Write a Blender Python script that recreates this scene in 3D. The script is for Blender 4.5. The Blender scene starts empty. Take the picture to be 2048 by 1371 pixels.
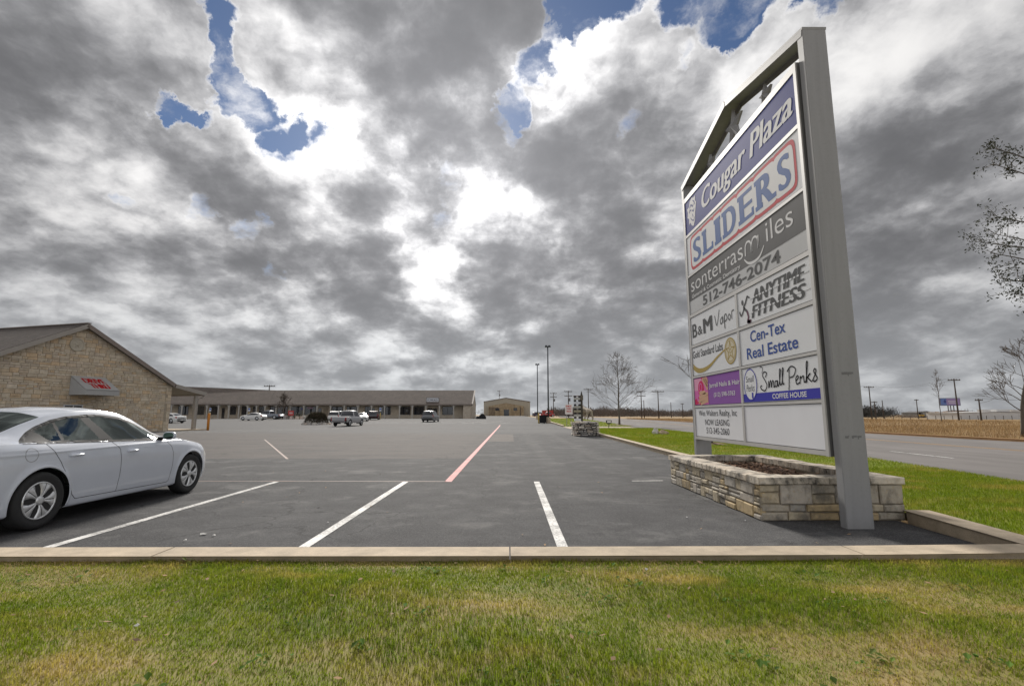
import bpy, math, random
import numpy as np
from mathutils import Vector, Matrix
SC = bpy.context.scene
COL = SC.collection
random.seed(7)
rad = math.radians

# ------------------------------------------------------------------ camera
CAM_H = 1.30
FPX = 1000.0                       # focal length in pixels of a 2048 px wide frame
PITCH = math.atan2(829 - 685.5, FPX)
YAW = math.atan2(4, FPX)
cam = bpy.data.objects.new('camera', bpy.data.cameras.new('camera'))
COL.objects.link(cam)
cam.location = (0, 0, CAM_H)
cam.rotation_euler = (math.pi / 2 + PITCH, 0, -YAW)
cam.data.sensor_fit = 'HORIZONTAL'
cam.data.sensor_width = 36.0
cam.data.lens = 36.0 * FPX / 2048
cam.data.clip_start = 0.05
cam.data.clip_end = 6000
SC.camera = cam

# ------------------------------------------------------------------ sun, sky, exposure
SUN_AZ, SUN_EL = rad(-9), rad(31)      # azimuth from +Y (negative = to the left), elevation
sun_dir = Vector((math.sin(SUN_AZ) * math.cos(SUN_EL), math.cos(SUN_AZ) * math.cos(SUN_EL), math.sin(SUN_EL)))
sun = bpy.data.objects.new('sun', bpy.data.lights.new('sun', 'SUN'))
COL.objects.link(sun)
sun.data.energy = 2.0
sun.data.angle = rad(10)
sun.data.color = (1.0, 0.95, 0.88)
sun.rotation_euler = (-sun_dir).to_track_quat('-Z', 'Y').to_euler()
vs = SC.view_settings
vs.view_transform = 'Standard'; vs.look = 'None'; vs.gamma = 1.0; vs.use_curve_mapping = False
vs.exposure = 1.3
SC.display_settings.display_device = 'sRGB'


class NT:
    """tiny node-tree helper"""
    def __init__(s, tree):
        s.t = tree; s.n = tree.nodes; s.l = tree.links
    def new(s, typ, **kw):
        n = s.n.new(typ)
        for k, v in kw.items(): setattr(n, k, v)
        return n
    def put(s, sock, v):
        if isinstance(v, bpy.types.NodeSocket): s.l.new(v, sock)
        else: sock.default_value = v
    def math(s, op, a, b=None, c=None, clamp=False):
        n = s.new('ShaderNodeMath', operation=op, use_clamp=clamp)
        s.put(n.inputs[0], a)
        if b is not None: s.put(n.inputs[1], b)
        if c is not None: s.put(n.inputs[2], c)
        return n.outputs[0]
    def vmath(s, op, a, b=None, out=0, scale=None):
        n = s.new('ShaderNodeVectorMath', operation=op)
        s.put(n.inputs[0], a)
        if b is not None: s.put(n.inputs[1], b)
        if scale is not None: s.put(n.inputs['Scale'], scale)
        return n.outputs[out]
    def noise(s, vec, scale, detail=3, rough=0.5, lac=2.0, dist=0.0, out='Fac', dims='3D'):
        n = s.new('ShaderNodeTexNoise', noise_dimensions=dims)
        if vec is not None: s.put(n.inputs['Vector'], vec)
        s.put(n.inputs['Scale'], scale); s.put(n.inputs['Detail'], detail)
        s.put(n.inputs['Roughness'], rough); s.put(n.inputs['Lacunarity'], lac); s.put(n.inputs['Distortion'], dist)
        return n.outputs[out]
    def mapr(s, v, a, b, c=0.0, d=1.0, smooth=False):
        n = s.new('ShaderNodeMapRange', interpolation_type='SMOOTHSTEP' if smooth else 'LINEAR')
        s.put(n.inputs[0], v)
        for i, q in enumerate((a, b, c, d)): s.put(n.inputs[i + 1], q)
        return n.outputs[0]
    def mix(s, f, a, b, mode='MIX'):
        n = s.new('ShaderNodeMix', data_type='RGBA', blend_type=mode)
        s.put(n.inputs[0], f); s.put(n.inputs[6], a); s.put(n.inputs[7], b)
        return n.outputs[2]


def c4(c): return (c[0], c[1], c[2], 1.0)


def sky_dir(px, py):
    """direction in the world of a place in the sky"""
    R = Vector((math.cos(YAW), -math.sin(YAW), 0))
    F = Vector((math.sin(YAW) * math.cos(PITCH), math.cos(YAW) * math.cos(PITCH), math.sin(PITCH)))
    U = R.cross(F)
    return (F + R * ((px - 1024) / FPX) - U * ((py - 685.5) / FPX)).normalized()


world = bpy.data.worlds.new('sky')
SC.world = world
world.use_nodes = True
world.cycles.sampling_method = 'MANUAL'
world.cycles.sample_map_resolution = 512


def build_sky():
    nt = world.node_tree; nt.nodes.clear(); N = NT(nt)
    out = N.new('ShaderNodeOutputWorld'); bg = N.new('ShaderNodeBackground')
    tc = N.new('ShaderNodeTexCoord')
    D = N.vmath('NORMALIZE', tc.outputs['Generated'])
    sep = N.new('ShaderNodeSeparateXYZ'); N.put(sep.inputs[0], D)
    z = N.math('MAXIMUM', sep.outputs[2], 0.0)
    inv = N.math('DIVIDE', 1.0, N.math('ADD', z, 0.20))
    P = N.vmath('SCALE', D, scale=inv)
    cmb = N.new('ShaderNodeCombineXYZ'); s2 = N.new('ShaderNodeSeparateXYZ'); N.put(s2.inputs[0], P)
    N.put(cmb.inputs[0], s2.outputs[0]); N.put(cmb.inputs[1], s2.outputs[1]); cmb.inputs[2].default_value = 3.7
    P = cmb.outputs[0]
    # domain warp so that blob outlines and lumps break up like cumulus
    w = N.noise(P, 1.7, 6, 0.55, out='Color')
    w = N.vmath('SUBTRACT', w, (0.5, 0.5, 0.5))
    Pw = N.vmath('ADD', P, N.vmath('MULTIPLY', w, (0.26, 0.26, 0.0)))
    wd = N.noise(D, 5.0, 7, 0.62, out='Color')
    wd = N.vmath('SUBTRACT', wd, (0.5, 0.5, 0.5))
    Dw = N.vmath('NORMALIZE', N.vmath('ADD', D, N.vmath('SCALE', wd, scale=0.24)))

    Dw2 = N.vmath('NORMALIZE', N.vmath('ADD', D, N.vmath('SCALE', wd, scale=0.09)))

    def blobs(lst, base, k=1.0):
        acc = base
        for px, py, r, a in lst:
            c = sky_dir(px, py)
            dt = N.vmath('DOT_PRODUCT', Dw, tuple(c), out=1)
            ang = r / FPX * max(0.45, c.y ** 1.5)
            g = N.mapr(dt, math.cos(ang * 1.6), 1.0, 0.0, a * k, smooth=True)
            acc = N.math('ADD', acc, g)
        return acc

    Q = N.vmath('SCALE', Dw2, scale=N.math('DIVIDE', 1.0, N.math('ADD', z, 0.42)))
    Q = N.vmath('MULTIPLY', Q, (1.0, 1.0, 1.25))
    # density of the cloud deck: >0 cloud, <0 open blue sky
    n1 = N.noise(Pw, 2.0, 9, 0.58)
    n2 = N.noise(Q, 6.0, 10, 0.66)
    dens = N.math('ADD', N.math('MULTIPLY', n1, 0.8), N.math('MULTIPLY', n2, 0.75))
    dens = N.math('SUBTRACT', dens, 0.375)
    street = N.noise(N.vmath('MULTIPLY', Pw, (1.9, 0.62, 1.0)), 2.0, 8, 0.55)      # cloud streets running away from the camera
    dens = N.math('ADD', dens, N.math('MULTIPLY', N.math('SUBTRACT', street, 0.5), 0.35))
    dens = blobs([(448, 100, 44, -.44), (480, 165, 48, -.46), (538, 212, 50, -.46), (592, 275, 44, -.38), (345, 178, 28, -.34), (378, 198, 32, -.34), (410, 210, 28, -.32), (432, 25, 44, -.42), (600, 320, 40, -.28), (700, 300, 36, -.2),
                  (1115, 18, 62, -.52), (1062, 120, 42, -.44), (1042, 205, 38, -.44), (1030, 260, 28, -.25), (1215, 0, 60, -.46), (1330, -5, 70, -.48), (1415, 36, 62, -.46), (1520, 0, 72, -.50), (1610, 10, 52, -.40), (1460, 60, 40, -.34),
                  (1135, 75, 38, -.3), (880, 350, 32, -.2), (868, 425, 34, -.2), (480, 485, 36, -.30), (640, 290, 40, -.26), (395, 420, 36, -.28), (270, 400, 28, -.24), (1130, 165, 32, -.24), (1280, 260, 30, -.24), (1340, 110, 28, -.24), (700, 620, 24, -.2), (520, 560, 26, -.22)], dens, 1.1)
    alpha = N.mapr(dens, -0.07, 0.18, smooth=True)
    wisp = N.math('MULTIPLY', N.mapr(N.noise(Q, 8.0, 9, 0.62), 0.46, 0.74, smooth=True), 0.75)
    alpha = N.math('MAXIMUM', alpha, wisp)
    # how thick the deck is: thin places let the light through, thick ones are dark below
    n3 = N.noise(Pw, 1.5, 5, 0.5)
    n4 = N.noise(Q, 5.0, 12, 0.545)
    n5 = N.noise(N.vmath('ADD', Q, (0.0, 0.0, 0.045)), 5.2, 6, 0.55)
    n6 = N.noise(Q, 15.0, 6, 0.6)
    relief = N.math('SUBTRACT', n4, n5)
    T = N.math('ADD', N.math('MULTIPLY', n3, 1.2), N.math('MULTIPLY', n4, 3.1))
    T = N.math('ADD', T, N.math('MULTIPLY', N.math('SUBTRACT', street, 0.5), 1.9))
    T = N.math('ADD', N.math('SUBTRACT', T, 1.96), N.math('MULTIPLY', N.mapr(dens, 0.0, 0.24, smooth=True), 0.50))
    T = N.math('ADD', T, N.math('ADD', N.math('MULTIPLY', relief, 1.5), N.math('MULTIPLY', N.math('SUBTRACT', n6, 0.5), 0.42)))
    T = blobs([(800, 90, 240, .60), (620, 40, 150, .42), (960, 60, 140, .42), (770, 240, 100, .45), (560, 110, 90, .25), (900, 170, 120, .25),
               (200, 300, 170, .30), (60, 210, 130, .26), (400, 340, 130, .30), (40, 380, 120, .24), (560, 470, 90, .10), (760, 460, 110, .30), (690, 545, 90, .28),
               (1080, 300, 90, .36), (1180, 500, 200, .36), (1330, 620, 180, .42), (1100, 640, 150, .2), (1000, 560, 120, .16), (1860, 480, 300, .50), (1750, 600, 160, .25), (1960, 300, 120, .12),
               (480, 680, 180, .12), (140, 540, 170, .22), (650, 690, 160, .16), (1230, 400, 90, .2),
               (930, 310, 130, -.16), (880, 400, 110, -.16), (1010, 420, 110, -.22), (880, 500, 90, -.26), (640, 330, 90, -.3), (720, 310, 70, -.3), (330, 110, 130, -.22), (120, 90, 80, -.12),
               (1300, 200, 240, -.20), (1500, 160, 150, -.16), (1140, 130, 90, -.2), (1750, 170, 150, -.25), (1900, 60, 140, -.22), (600, 590, 80, -.22), (330, 470, 70, -.22), (190, 440, 60, -.15), (250, 640, 120, -.15), (960, 690, 60, -.2), (720, 720, 200, -.14)], T, 0.74)
    low = N.mapr(z, 0.0, 0.30, 1.0, 0.0, smooth=True)
    T = N.math('SUBTRACT', T, N.math('MULTIPLY', low, 0.10))
    T = N.math('ADD', 0.5, N.math('MULTIPLY', N.math('TANH', N.math('MULTIPLY', N.math('SUBTRACT', T, 0.5), 1.5)), 0.5))
    # glow of the sun behind the deck, and the brighter, front-lit clouds away from it
    cs = N.vmath('DOT_PRODUCT', D, tuple(sky_dir(930, 330)), out=1)
    csp = N.math('MAXIMUM', cs, 0.0)
    glow = N.math('ADD', N.math('MULTIPLY', N.math('POWER', csp, 40.0), 0.8), N.math('MULTIPLY', N.math('POWER', csp, 6.0), 0.55))
    front = N.mapr(cs, 0.55, -0.7, 0.0, 1.0, smooth=True)
    ra = N.new('ShaderNodeValToRGB'); el = ra.color_ramp.elements
    for p_, v_ in ((0.0, .36), (.18, .27), (.34, .20), (.48, .142), (.64, .106), (.82, .082), (1.0, .062)):
        e_ = el[0] if p_ == 0 else el[1] if p_ == 1 else el.new(p_)
        e_.position = p_; e_.color = (v_, v_, v_, 1)
    N.put(ra.inputs[0], T)
    thin = N.math('SUBTRACT', 1.0, T)
    lum = N.math('MULTIPLY', ra.outputs[0], N.math('ADD', 0.88, N.math('MULTIPLY', glow, N.math('ADD', 0.18, N.math('MULTIPLY', N.math('POWER', thin, 1.6), 1.35)))))
    lum = N.math('ADD', lum, N.math('MULTIPLY', glow, 0.05))      # light scattered forward round the hidden sun
    far_ = N.math('MULTIPLY', low, 0.62)      # far clouds fade into the pale air near the horizon
    lum = N.math('ADD', N.math('MULTIPLY', lum, N.math('SUBTRACT', 1.0, far_)), N.math('MULTIPLY', far_, 0.175))
    lum = N.math('MULTIPLY', lum, N.math('ADD', 1.0, N.math('MULTIPLY', front, 1.3)))
    # cloud tint: slightly mauve-grey where thick, a touch warm low down
    ccol = N.mix(T, (1.0, 0.985, 0.97, 1), (0.965, 0.97, 1.02, 1))
    ccol = N.mix(N.math('MULTIPLY', low, 0.6), ccol, (0.95, 1.0, 1.05, 1))
    cloud = N.vmath('SCALE', ccol, scale=lum)
    sky = N.new('ShaderNodeTexSky', sky_type='NISHITA')
    sky.sun_disc = False; sky.sun_elevation = SUN_EL; sky.sun_rotation = SUN_AZ
    sky.air_density = 1.0; sky.dust_density = 0.4; sky.ozone_density = 2.0
    blue = N.vmath('MULTIPLY', N.vmath('SCALE', sky.outputs[0], scale=1.0), (0.070, 0.082, 0.100))
    blue = N.vmath('SCALE', blue, scale=0.25 / 0.1)
    strength = 0.1
    blue = N.vmath('SCALE', blue, scale=1.0)
    cloud = N.vmath('SCALE', cloud, scale=1.0 / strength)
    col = N.mix(alpha, blue, cloud)
    N.put(bg.inputs['Color'], col); bg.inputs['Strength'].default_value = strength
    N.l.new(bg.outputs[0], out.inputs[0])


build_sky()

# ================================================================== helpers
def tag(o, label=None, cat=None, group=None, kind=None):
    if label: o['label'] = label
    if cat: o['category'] = cat
    if group: o['group'] = group
    if kind: o['kind'] = kind
    return o


def link(name, data, parent=None, m=None):
    o = bpy.data.objects.new(name, data)
    COL.objects.link(o)
    if parent is not None: o.parent = parent
    if m is not None and data is not None:
        data.materials.clear(); data.materials.append(m)
    return o


def thing(name, label, cat, loc=(0, 0, 0), rz=0.0, group=None):
    o = link(name, None)
    o.empty_display_size = 0.2
    o.location = loc; o.rotation_euler = (0, 0, rz)
    return tag(o, label, cat, group)


class MB:
    """collects shapes into ONE mesh"""
    def __init__(s): s.v = []; s.f = []; s.sm = []
    def add(s, vs_, fs, smooth=False):
        n = len(s.v); s.v.extend([tuple(p) for p in vs_])
        s.f.extend([tuple(i + n for i in f) for f in fs]); s.sm.extend([smooth] * len(fs))
        return s
    def box(s, x0, x1, y0, y1, z0, z1):
        return s.add([(x0, y0, z0), (x1, y0, z0), (x1, y1, z0), (x0, y1, z0), (x0, y0, z1), (x1, y0, z1), (x1, y1, z1), (x0, y1, z1)],
                     [(0, 3, 2, 1), (4, 5, 6, 7), (0, 1, 5, 4), (1, 2, 6, 5), (2, 3, 7, 6), (3, 0, 4, 7)])
    def obox(s, o, u, v, n, a0, a1, b0, b1, c0, c1):
        o, u, v, n = Vector(o), Vector(u), Vector(v), Vector(n)
        P = lambda a, b, c: o + u * a + v * b + n * c
        return s.add([P(a0, b0, c0), P(a1, b0, c0), P(a1, b1, c0), P(a0, b1, c0), P(a0, b0, c1), P(a1, b0, c1), P(a1, b1, c1), P(a0, b1, c1)],
                     [(0, 3, 2, 1), (4, 5, 6, 7), (0, 1, 5, 4), (1, 2, 6, 5), (2, 3, 7, 6), (3, 0, 4, 7)])
    def poly(s, pts): return s.add(pts, [tuple(range(len(pts)))])
    def prism(s, poly, o, u, v, n, d0, d1, ch=0.0, back=False):
        o, u, v, n = Vector(o), Vector(u), Vector(v), Vector(n)
        k = len(poly); cx = sum(p[0] for p in poly) / k; cy_ = sum(p[1] for p in poly) / k
        P = lambda p, d: o + u * p[0] + v * p[1] + n * d
        vs_ = [P(p, d0) for p in poly] + [P(p, d1 - ch) for p in poly]
        fs = [(i, (i + 1) % k, k + (i + 1) % k, k + i) for i in range(k)]
        if ch > 0:
            q = []
            for p in poly:
                dx, dy = cx - p[0], cy_ - p[1]
                q.append((p[0] + math.copysign(min(ch, abs(dx) * .7), dx), p[1] + math.copysign(min(ch, abs(dy) * .7), dy)))
            vs_ += [P(p, d1) for p in q]
            fs += [(k + i, k + (i + 1) % k, 2 * k + (i + 1) % k, 2 * k + i) for i in range(k)]
            fs.append(tuple(range(2 * k, 3 * k)))
        else:
            fs.append(tuple(range(k, 2 * k)))
        if back: fs.append(tuple(range(k - 1, -1, -1)))
        return s.add(vs_, fs)
    def tube(s, pts, radii, n=6, cap=True, smooth=True):
        pts = [Vector(p) for p in pts]
        if not hasattr(radii, '__len__'): radii = [radii] * len(pts)
        vs_, fs = [], []
        up = Vector((0.31, 0.17, 0.93))
        for i, p in enumerate(pts):
            t = (pts[min(i + 1, len(pts) - 1)] - pts[max(i - 1, 0)]).normalized()
            a = t.cross(up)
            if a.length < 0.05: a = t.cross(Vector((1, 0, 0)))
            a.normalize(); b = t.cross(a)
            for j in range(n):
                w = 2 * math.pi * j / n
                vs_.append(p + (a * math.cos(w) + b * math.sin(w)) * radii[i])
        for i in range(len(pts) - 1):
            for j in range(n):
                fs.append((i * n + j, i * n + (j + 1) % n, (i + 1) * n + (j + 1) % n, (i + 1) * n + j))
        if cap:
            fs.append(tuple(range(n - 1, -1, -1))); fs.append(tuple(range((len(pts) - 1) * n, len(pts) * n)))
        return s.add(vs_, fs, smooth)
    def lathe(s, prof, o=(0, 0, 0), axis=(0, 0, 1), n=16, smooth=True, cap=True):
        o = Vector(o); ax = Vector(axis).normalized()
        a = ax.cross(Vector((0, 0, 1)) if abs(ax.z) < .9 else Vector((1, 0, 0))).normalized(); b = ax.cross(a)
        vs_ = [o + ax * h + (a * math.cos(2 * math.pi * j / n) + b * math.sin(2 * math.pi * j / n)) * r for r, h in prof for j in range(n)]
        fs = [(i * n + j, i * n + (j + 1) % n, (i + 1) * n + (j + 1) % n, (i + 1) * n + j) for i in range(len(prof) - 1) for j in range(n)]
        if cap:
            fs.append(tuple(range(n - 1, -1, -1))); fs.append(tuple(range((len(prof) - 1) * n, len(prof) * n)))
        return s.add(vs_, fs, smooth)
    def mesh(s, name):
        me = bpy.data.meshes.new(name); me.from_pydata(s.v, [], s.f)
        me.polygons.foreach_set('use_smooth', s.sm); me.update()
        return me
    def build(s, name, m=None, parent=None):
        return link(name, s.mesh(name), parent, m)


def np_obj(name, V, F4, m=None, parent=None, smooth=False):
    """mesh object from numpy arrays: V (n,3), F (k,3|4)"""
    me = bpy.data.meshes.new(name)
    V = np.asarray(V, np.float32); F4 = np.asarray(F4, np.int32); k = F4.shape[1]
    me.vertices.add(len(V)); me.vertices.foreach_set('co', V.ravel())
    me.loops.add(F4.size); me.loops.foreach_set('vertex_index', F4.ravel())
    me.polygons.add(len(F4)); me.polygons.foreach_set('loop_start', np.arange(0, F4.size, k, dtype=np.int32))
    me.polygons.foreach_set('use_smooth', np.full(len(F4), smooth))
    me.update(calc_edges=True); me.validate()
    return link(name, me, parent, m)


def sstep(a, b, x):
    t = min(1.0, max(0.0, (x - a) / (b - a))); return t * t * (3 - 2 * t)


def zg(x, y):
    """height of the land: flat near the camera, rising a little towards the shops"""
    h = np.interp(y, [55, 70, 80, 100, 118, 270, 700], [0.0, .11, .19, .38, .47, .74, .95])
    return float(h) * (1 - sstep(9, 45, x))


# ------------------------------------------------------------------ materials
MATS = {}


def mat(name, col, rough=0.7, metal=0.0, var=0.0, scale=3.0, col2=None, bump=0.0, bscale=40.0, rnd=0.0, spec=0.5, coat=0.0, detail=6, stretch=None, speck=None):
    """procedural surface: two tones mixed by noise, optional per-piece variation, bump and speckle"""
    if name in MATS: return MATS[name]
    m = bpy.data.materials.new(name); m.use_nodes = True
    nt = m.node_tree; N = NT(nt); b = nt.nodes['Principled BSDF']
    b.inputs['Roughness'].default_value = rough; b.inputs['Metallic'].default_value = metal
    b.inputs['Specular IOR Level'].default_value = spec
    if coat: b.inputs['Coat Weight'].default_value = coat; b.inputs['Coat Roughness'].default_value = 0.06
    geo = N.new('ShaderNodeNewGeometry'); pos = geo.outputs['Position']
    if stretch: pos = N.vmath('MULTIPLY', pos, stretch)
    c = c4(col)
    if col2 is not None:
        f = N.noise(pos, scale, detail, 0.6)
        f = N.mapr(f, 0.32, 0.68)
        c = N.mix(f, c4(col), c4(col2))
    elif var:
        f = N.noise(pos, scale, detail, 0.62)
        c = N.mix(1.0, c4(col), N.vmath('SCALE', (1, 1, 1), scale=N.mapr(f, 0.2, 0.8, 1 - var, 1 + var)), 'MULTIPLY')
    if rnd:
        oi = N.new('ShaderNodeObjectInfo')
        r = N.math('FRACT', N.math('ADD', oi.outputs['Random'], geo.outputs['Random Per Island']))
        c = N.mix(1.0, c, N.vmath('SCALE', (1, 1, 1), scale=N.mapr(r, 0, 1, 1 - rnd, 1 + rnd)), 'MULTIPLY')
    if speck:
        f = N.noise(geo.outputs['Position'], speck[0], 2, 0.5)
        c = N.mix(N.mapr(f, 0.55, 0.75, 0, speck[1]), c, c4(speck[2]))
    N.put(b.inputs['Base Color'], c)
    if bump:
        bn = N.new('ShaderNodeBump'); bn.inputs['Strength'].default_value = bump; bn.inputs['Distance'].default_value = 0.02
        N.put(bn.inputs['Height'], N.noise(pos, bscale, 5, 0.6)); N.l.new(bn.outputs[0], b.inputs['Normal'])
    MATS[name] = m
    return m


def stone_mat(name, tones, stain=0.5, stain_col=(0.10, 0.095, 0.09), scale=9.0, th=.52):
    """limestone: tone picked per stone, mottled, with weather stains"""
    m = bpy.data.materials.new(name); m.use_nodes = True
    nt = m.node_tree; N = NT(nt); b = nt.nodes['Principled BSDF']
    b.inputs['Roughness'].default_value = 0.88; b.inputs['Specular IOR Level'].default_value = 0.25
    oi = N.new('ShaderNodeObjectInfo'); geo = N.new('ShaderNodeNewGeometry')
    r = N.math('FRACT', N.math('ADD', N.math('MULTIPLY', oi.outputs['Random'], 7.31), geo.outputs['Random Per Island']))
    ra = N.new('ShaderNodeValToRGB'); ra.color_ramp.interpolation = 'CONSTANT'
    el = ra.color_ramp.elements
    while len(el) < len(tones): el.new(0.5)
    for i, t in enumerate(tones):
        el[i].position = i / len(tones); el[i].color = c4(t)
    N.put(ra.inputs[0], r)
    f = N.noise(geo.outputs['Position'], scale, 8, 0.65)
    c = N.mix(1.0, ra.outputs[0], N.vmath('SCALE', (1, 1, 1), scale=N.mapr(f, 0.25, 0.75, 0.74, 1.24)), 'MULTIPLY')
    f3 = N.noise(geo.outputs['Position'], scale * 3.1, 4, 0.6)
    c = N.mix(N.mapr(f3, 0.52, 0.7, 0, 0.35), c, c4((0.36, 0.25, 0.12)))
    f2 = N.noise(N.vmath('MULTIPLY', geo.outputs['Position'], (1, 1, 0.7)), scale * 0.42, 6, 0.7)
    c = N.mix(N.mapr(f2, th, th + .16, 0, stain), c, c4(stain_col))
    N.put(b.inputs['Base Color'], c)
    bn = N.new('ShaderNodeBump'); bn.inputs['Strength'].default_value = 0.6; bn.inputs['Distance'].default_value = 0.012
    N.put(bn.inputs['Height'], N.noise(geo.outputs['Position'], scale * 4, 6, 0.65)); N.l.new(bn.outputs[0], b.inputs['Normal'])
    MATS[name] = m
    return m


# stones, grass, glass and paints shared by several things
M_LIME = stone_mat('limestone', [(0.510, 0.415, 0.300), (0.547, 0.459, 0.341), (0.493, 0.406, 0.308), (0.529, 0.459, 0.358), (0.547, 0.415, 0.275), (0.474, 0.406, 0.324), (0.565, 0.494, 0.391), (0.501, 0.432, 0.333)], 0.12, (0.213, 0.171, 0.120), 3.0)
M_PLANT = stone_mat('planter_limestone', [(0.396, 0.356, 0.290), (0.450, 0.383, 0.273), (0.342, 0.320, 0.282), (0.450, 0.347, 0.202), (0.414, 0.374, 0.317), (0.423, 0.365, 0.264), (0.378, 0.338, 0.273), (0.405, 0.374, 0.326)], 0.7, (.085, .08, .074), 8.0, .48)
M_CAP = stone_mat('cap_limestone', [(.52, .46, .38), (.58, .52, .43), (.46, .42, .36), (.54, .47, .38)], 0.9, (.05, .047, .044), 8.0, .46)
M_FLAG = stone_mat('stacked_flagstone', [(.62, .58, .53), (.50, .48, .45), (.66, .58, .49), (.40, .38, .36), (.68, .63, .56), (.56, .47, .40)], 0.35, (.07, .065, .06), 6.0)
M_MORTAR = mat('mortar', (.33, .285, .22), 0.95, var=.25, scale=6)
M_CONC = mat('kerb_concrete', (.44, .36, .26), 0.9, var=.3, scale=5, bump=.3, bscale=60, speck=(90, .35, (.16, .14, .12)), rnd=.08)
M_STEEL = mat('grey_painted_steel', (.24, .24, .243), 0.55, var=.12, scale=2.6, detail=9, stretch=(5, 5, .35), speck=(30, .2, (.16, .158, .155)))
M_STEEL_D = mat('grey_steel_dark', (.12, .118, .12), 0.55, var=.12, scale=2)
M_TRIMW = mat('light_grey_trim', (.42, .415, .405), 0.5, var=.06, scale=3)
M_BLACK = mat('black_plastic', (.016, .016, .018), 0.6, spec=.12)
M_RUBBER = mat('tyre_rubber', (.022, .022, .023), 0.8, var=.2, scale=30)
M_ALLOY = mat('silver_wheel_cover', (.68, .69, .70), 0.3, metal=.6)
M_CHROME = mat('chrome', (.7, .7, .7), 0.12, metal=1)
M_RED = mat('tail_red', (.32, .012, .012), 0.2)
M_LAMP = mat('lamp_lens', (.6, .6, .58), 0.12, spec=.8)
M_BARK = mat('grey_bark', (.10, .085, .07), 0.95, var=.35, scale=6, stretch=(6, 6, 1))
M_TWIG = mat('twig', (.095, .075, .06), 0.95)
M_WOODPOLE = mat('creosote_pole', (.075, .06, .05), 0.95, var=.3, scale=3, stretch=(6, 6, 1))
M_FOLI = mat('dark_foliage', (.028, .036, .018), 0.8, col2=(.055, .055, .03), scale=2.5, rnd=.4)
M_DARKGL = mat('dark_shop_glass', (.012, .014, .02), 0.08, spec=.7)
M_WHITEP = mat('white_print', (.78, .78, .78), 0.5)
M_MULCH = mat('bark_mulch', (.17, .095, .06), 0.97, col2=(.09, .05, .036), scale=22, bump=1.0, bscale=55, rnd=.3)


def glass_mat(name, tint, refl=0.16, dark=0.0):
    m = bpy.data.materials.new(name); m.use_nodes = True
    nt = m.node_tree; N = NT(nt); nt.nodes.clear()
    out = N.new('ShaderNodeOutputMaterial')
    tr = N.new('ShaderNodeBsdfTransparent'); tr.inputs[0].default_value = c4(tint)
    gl = N.new('ShaderNodeBsdfGlossy'); gl.inputs['Color'].default_value = (.85, .95, .9, 1); gl.inputs['Roughness'].default_value = 0.02
    lw = N.new('ShaderNodeLayerWeight'); lw.inputs[0].default_value = 0.35
    f = N.math('ADD', N.math('MULTIPLY', lw.outputs['Fresnel'], 0.55), refl, clamp=True)
    mx = N.new('ShaderNodeMixShader'); N.put(mx.inputs[0], f); N.l.new(tr.outputs[0], mx.inputs[1]); N.l.new(gl.outputs[0], mx.inputs[2])
    N.l.new(mx.outputs[0], out.inputs[0])
    MATS[name] = m
    return m


M_CARGLASS = glass_mat('car_glass', (.17, .21, .19), 0.11)


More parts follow.
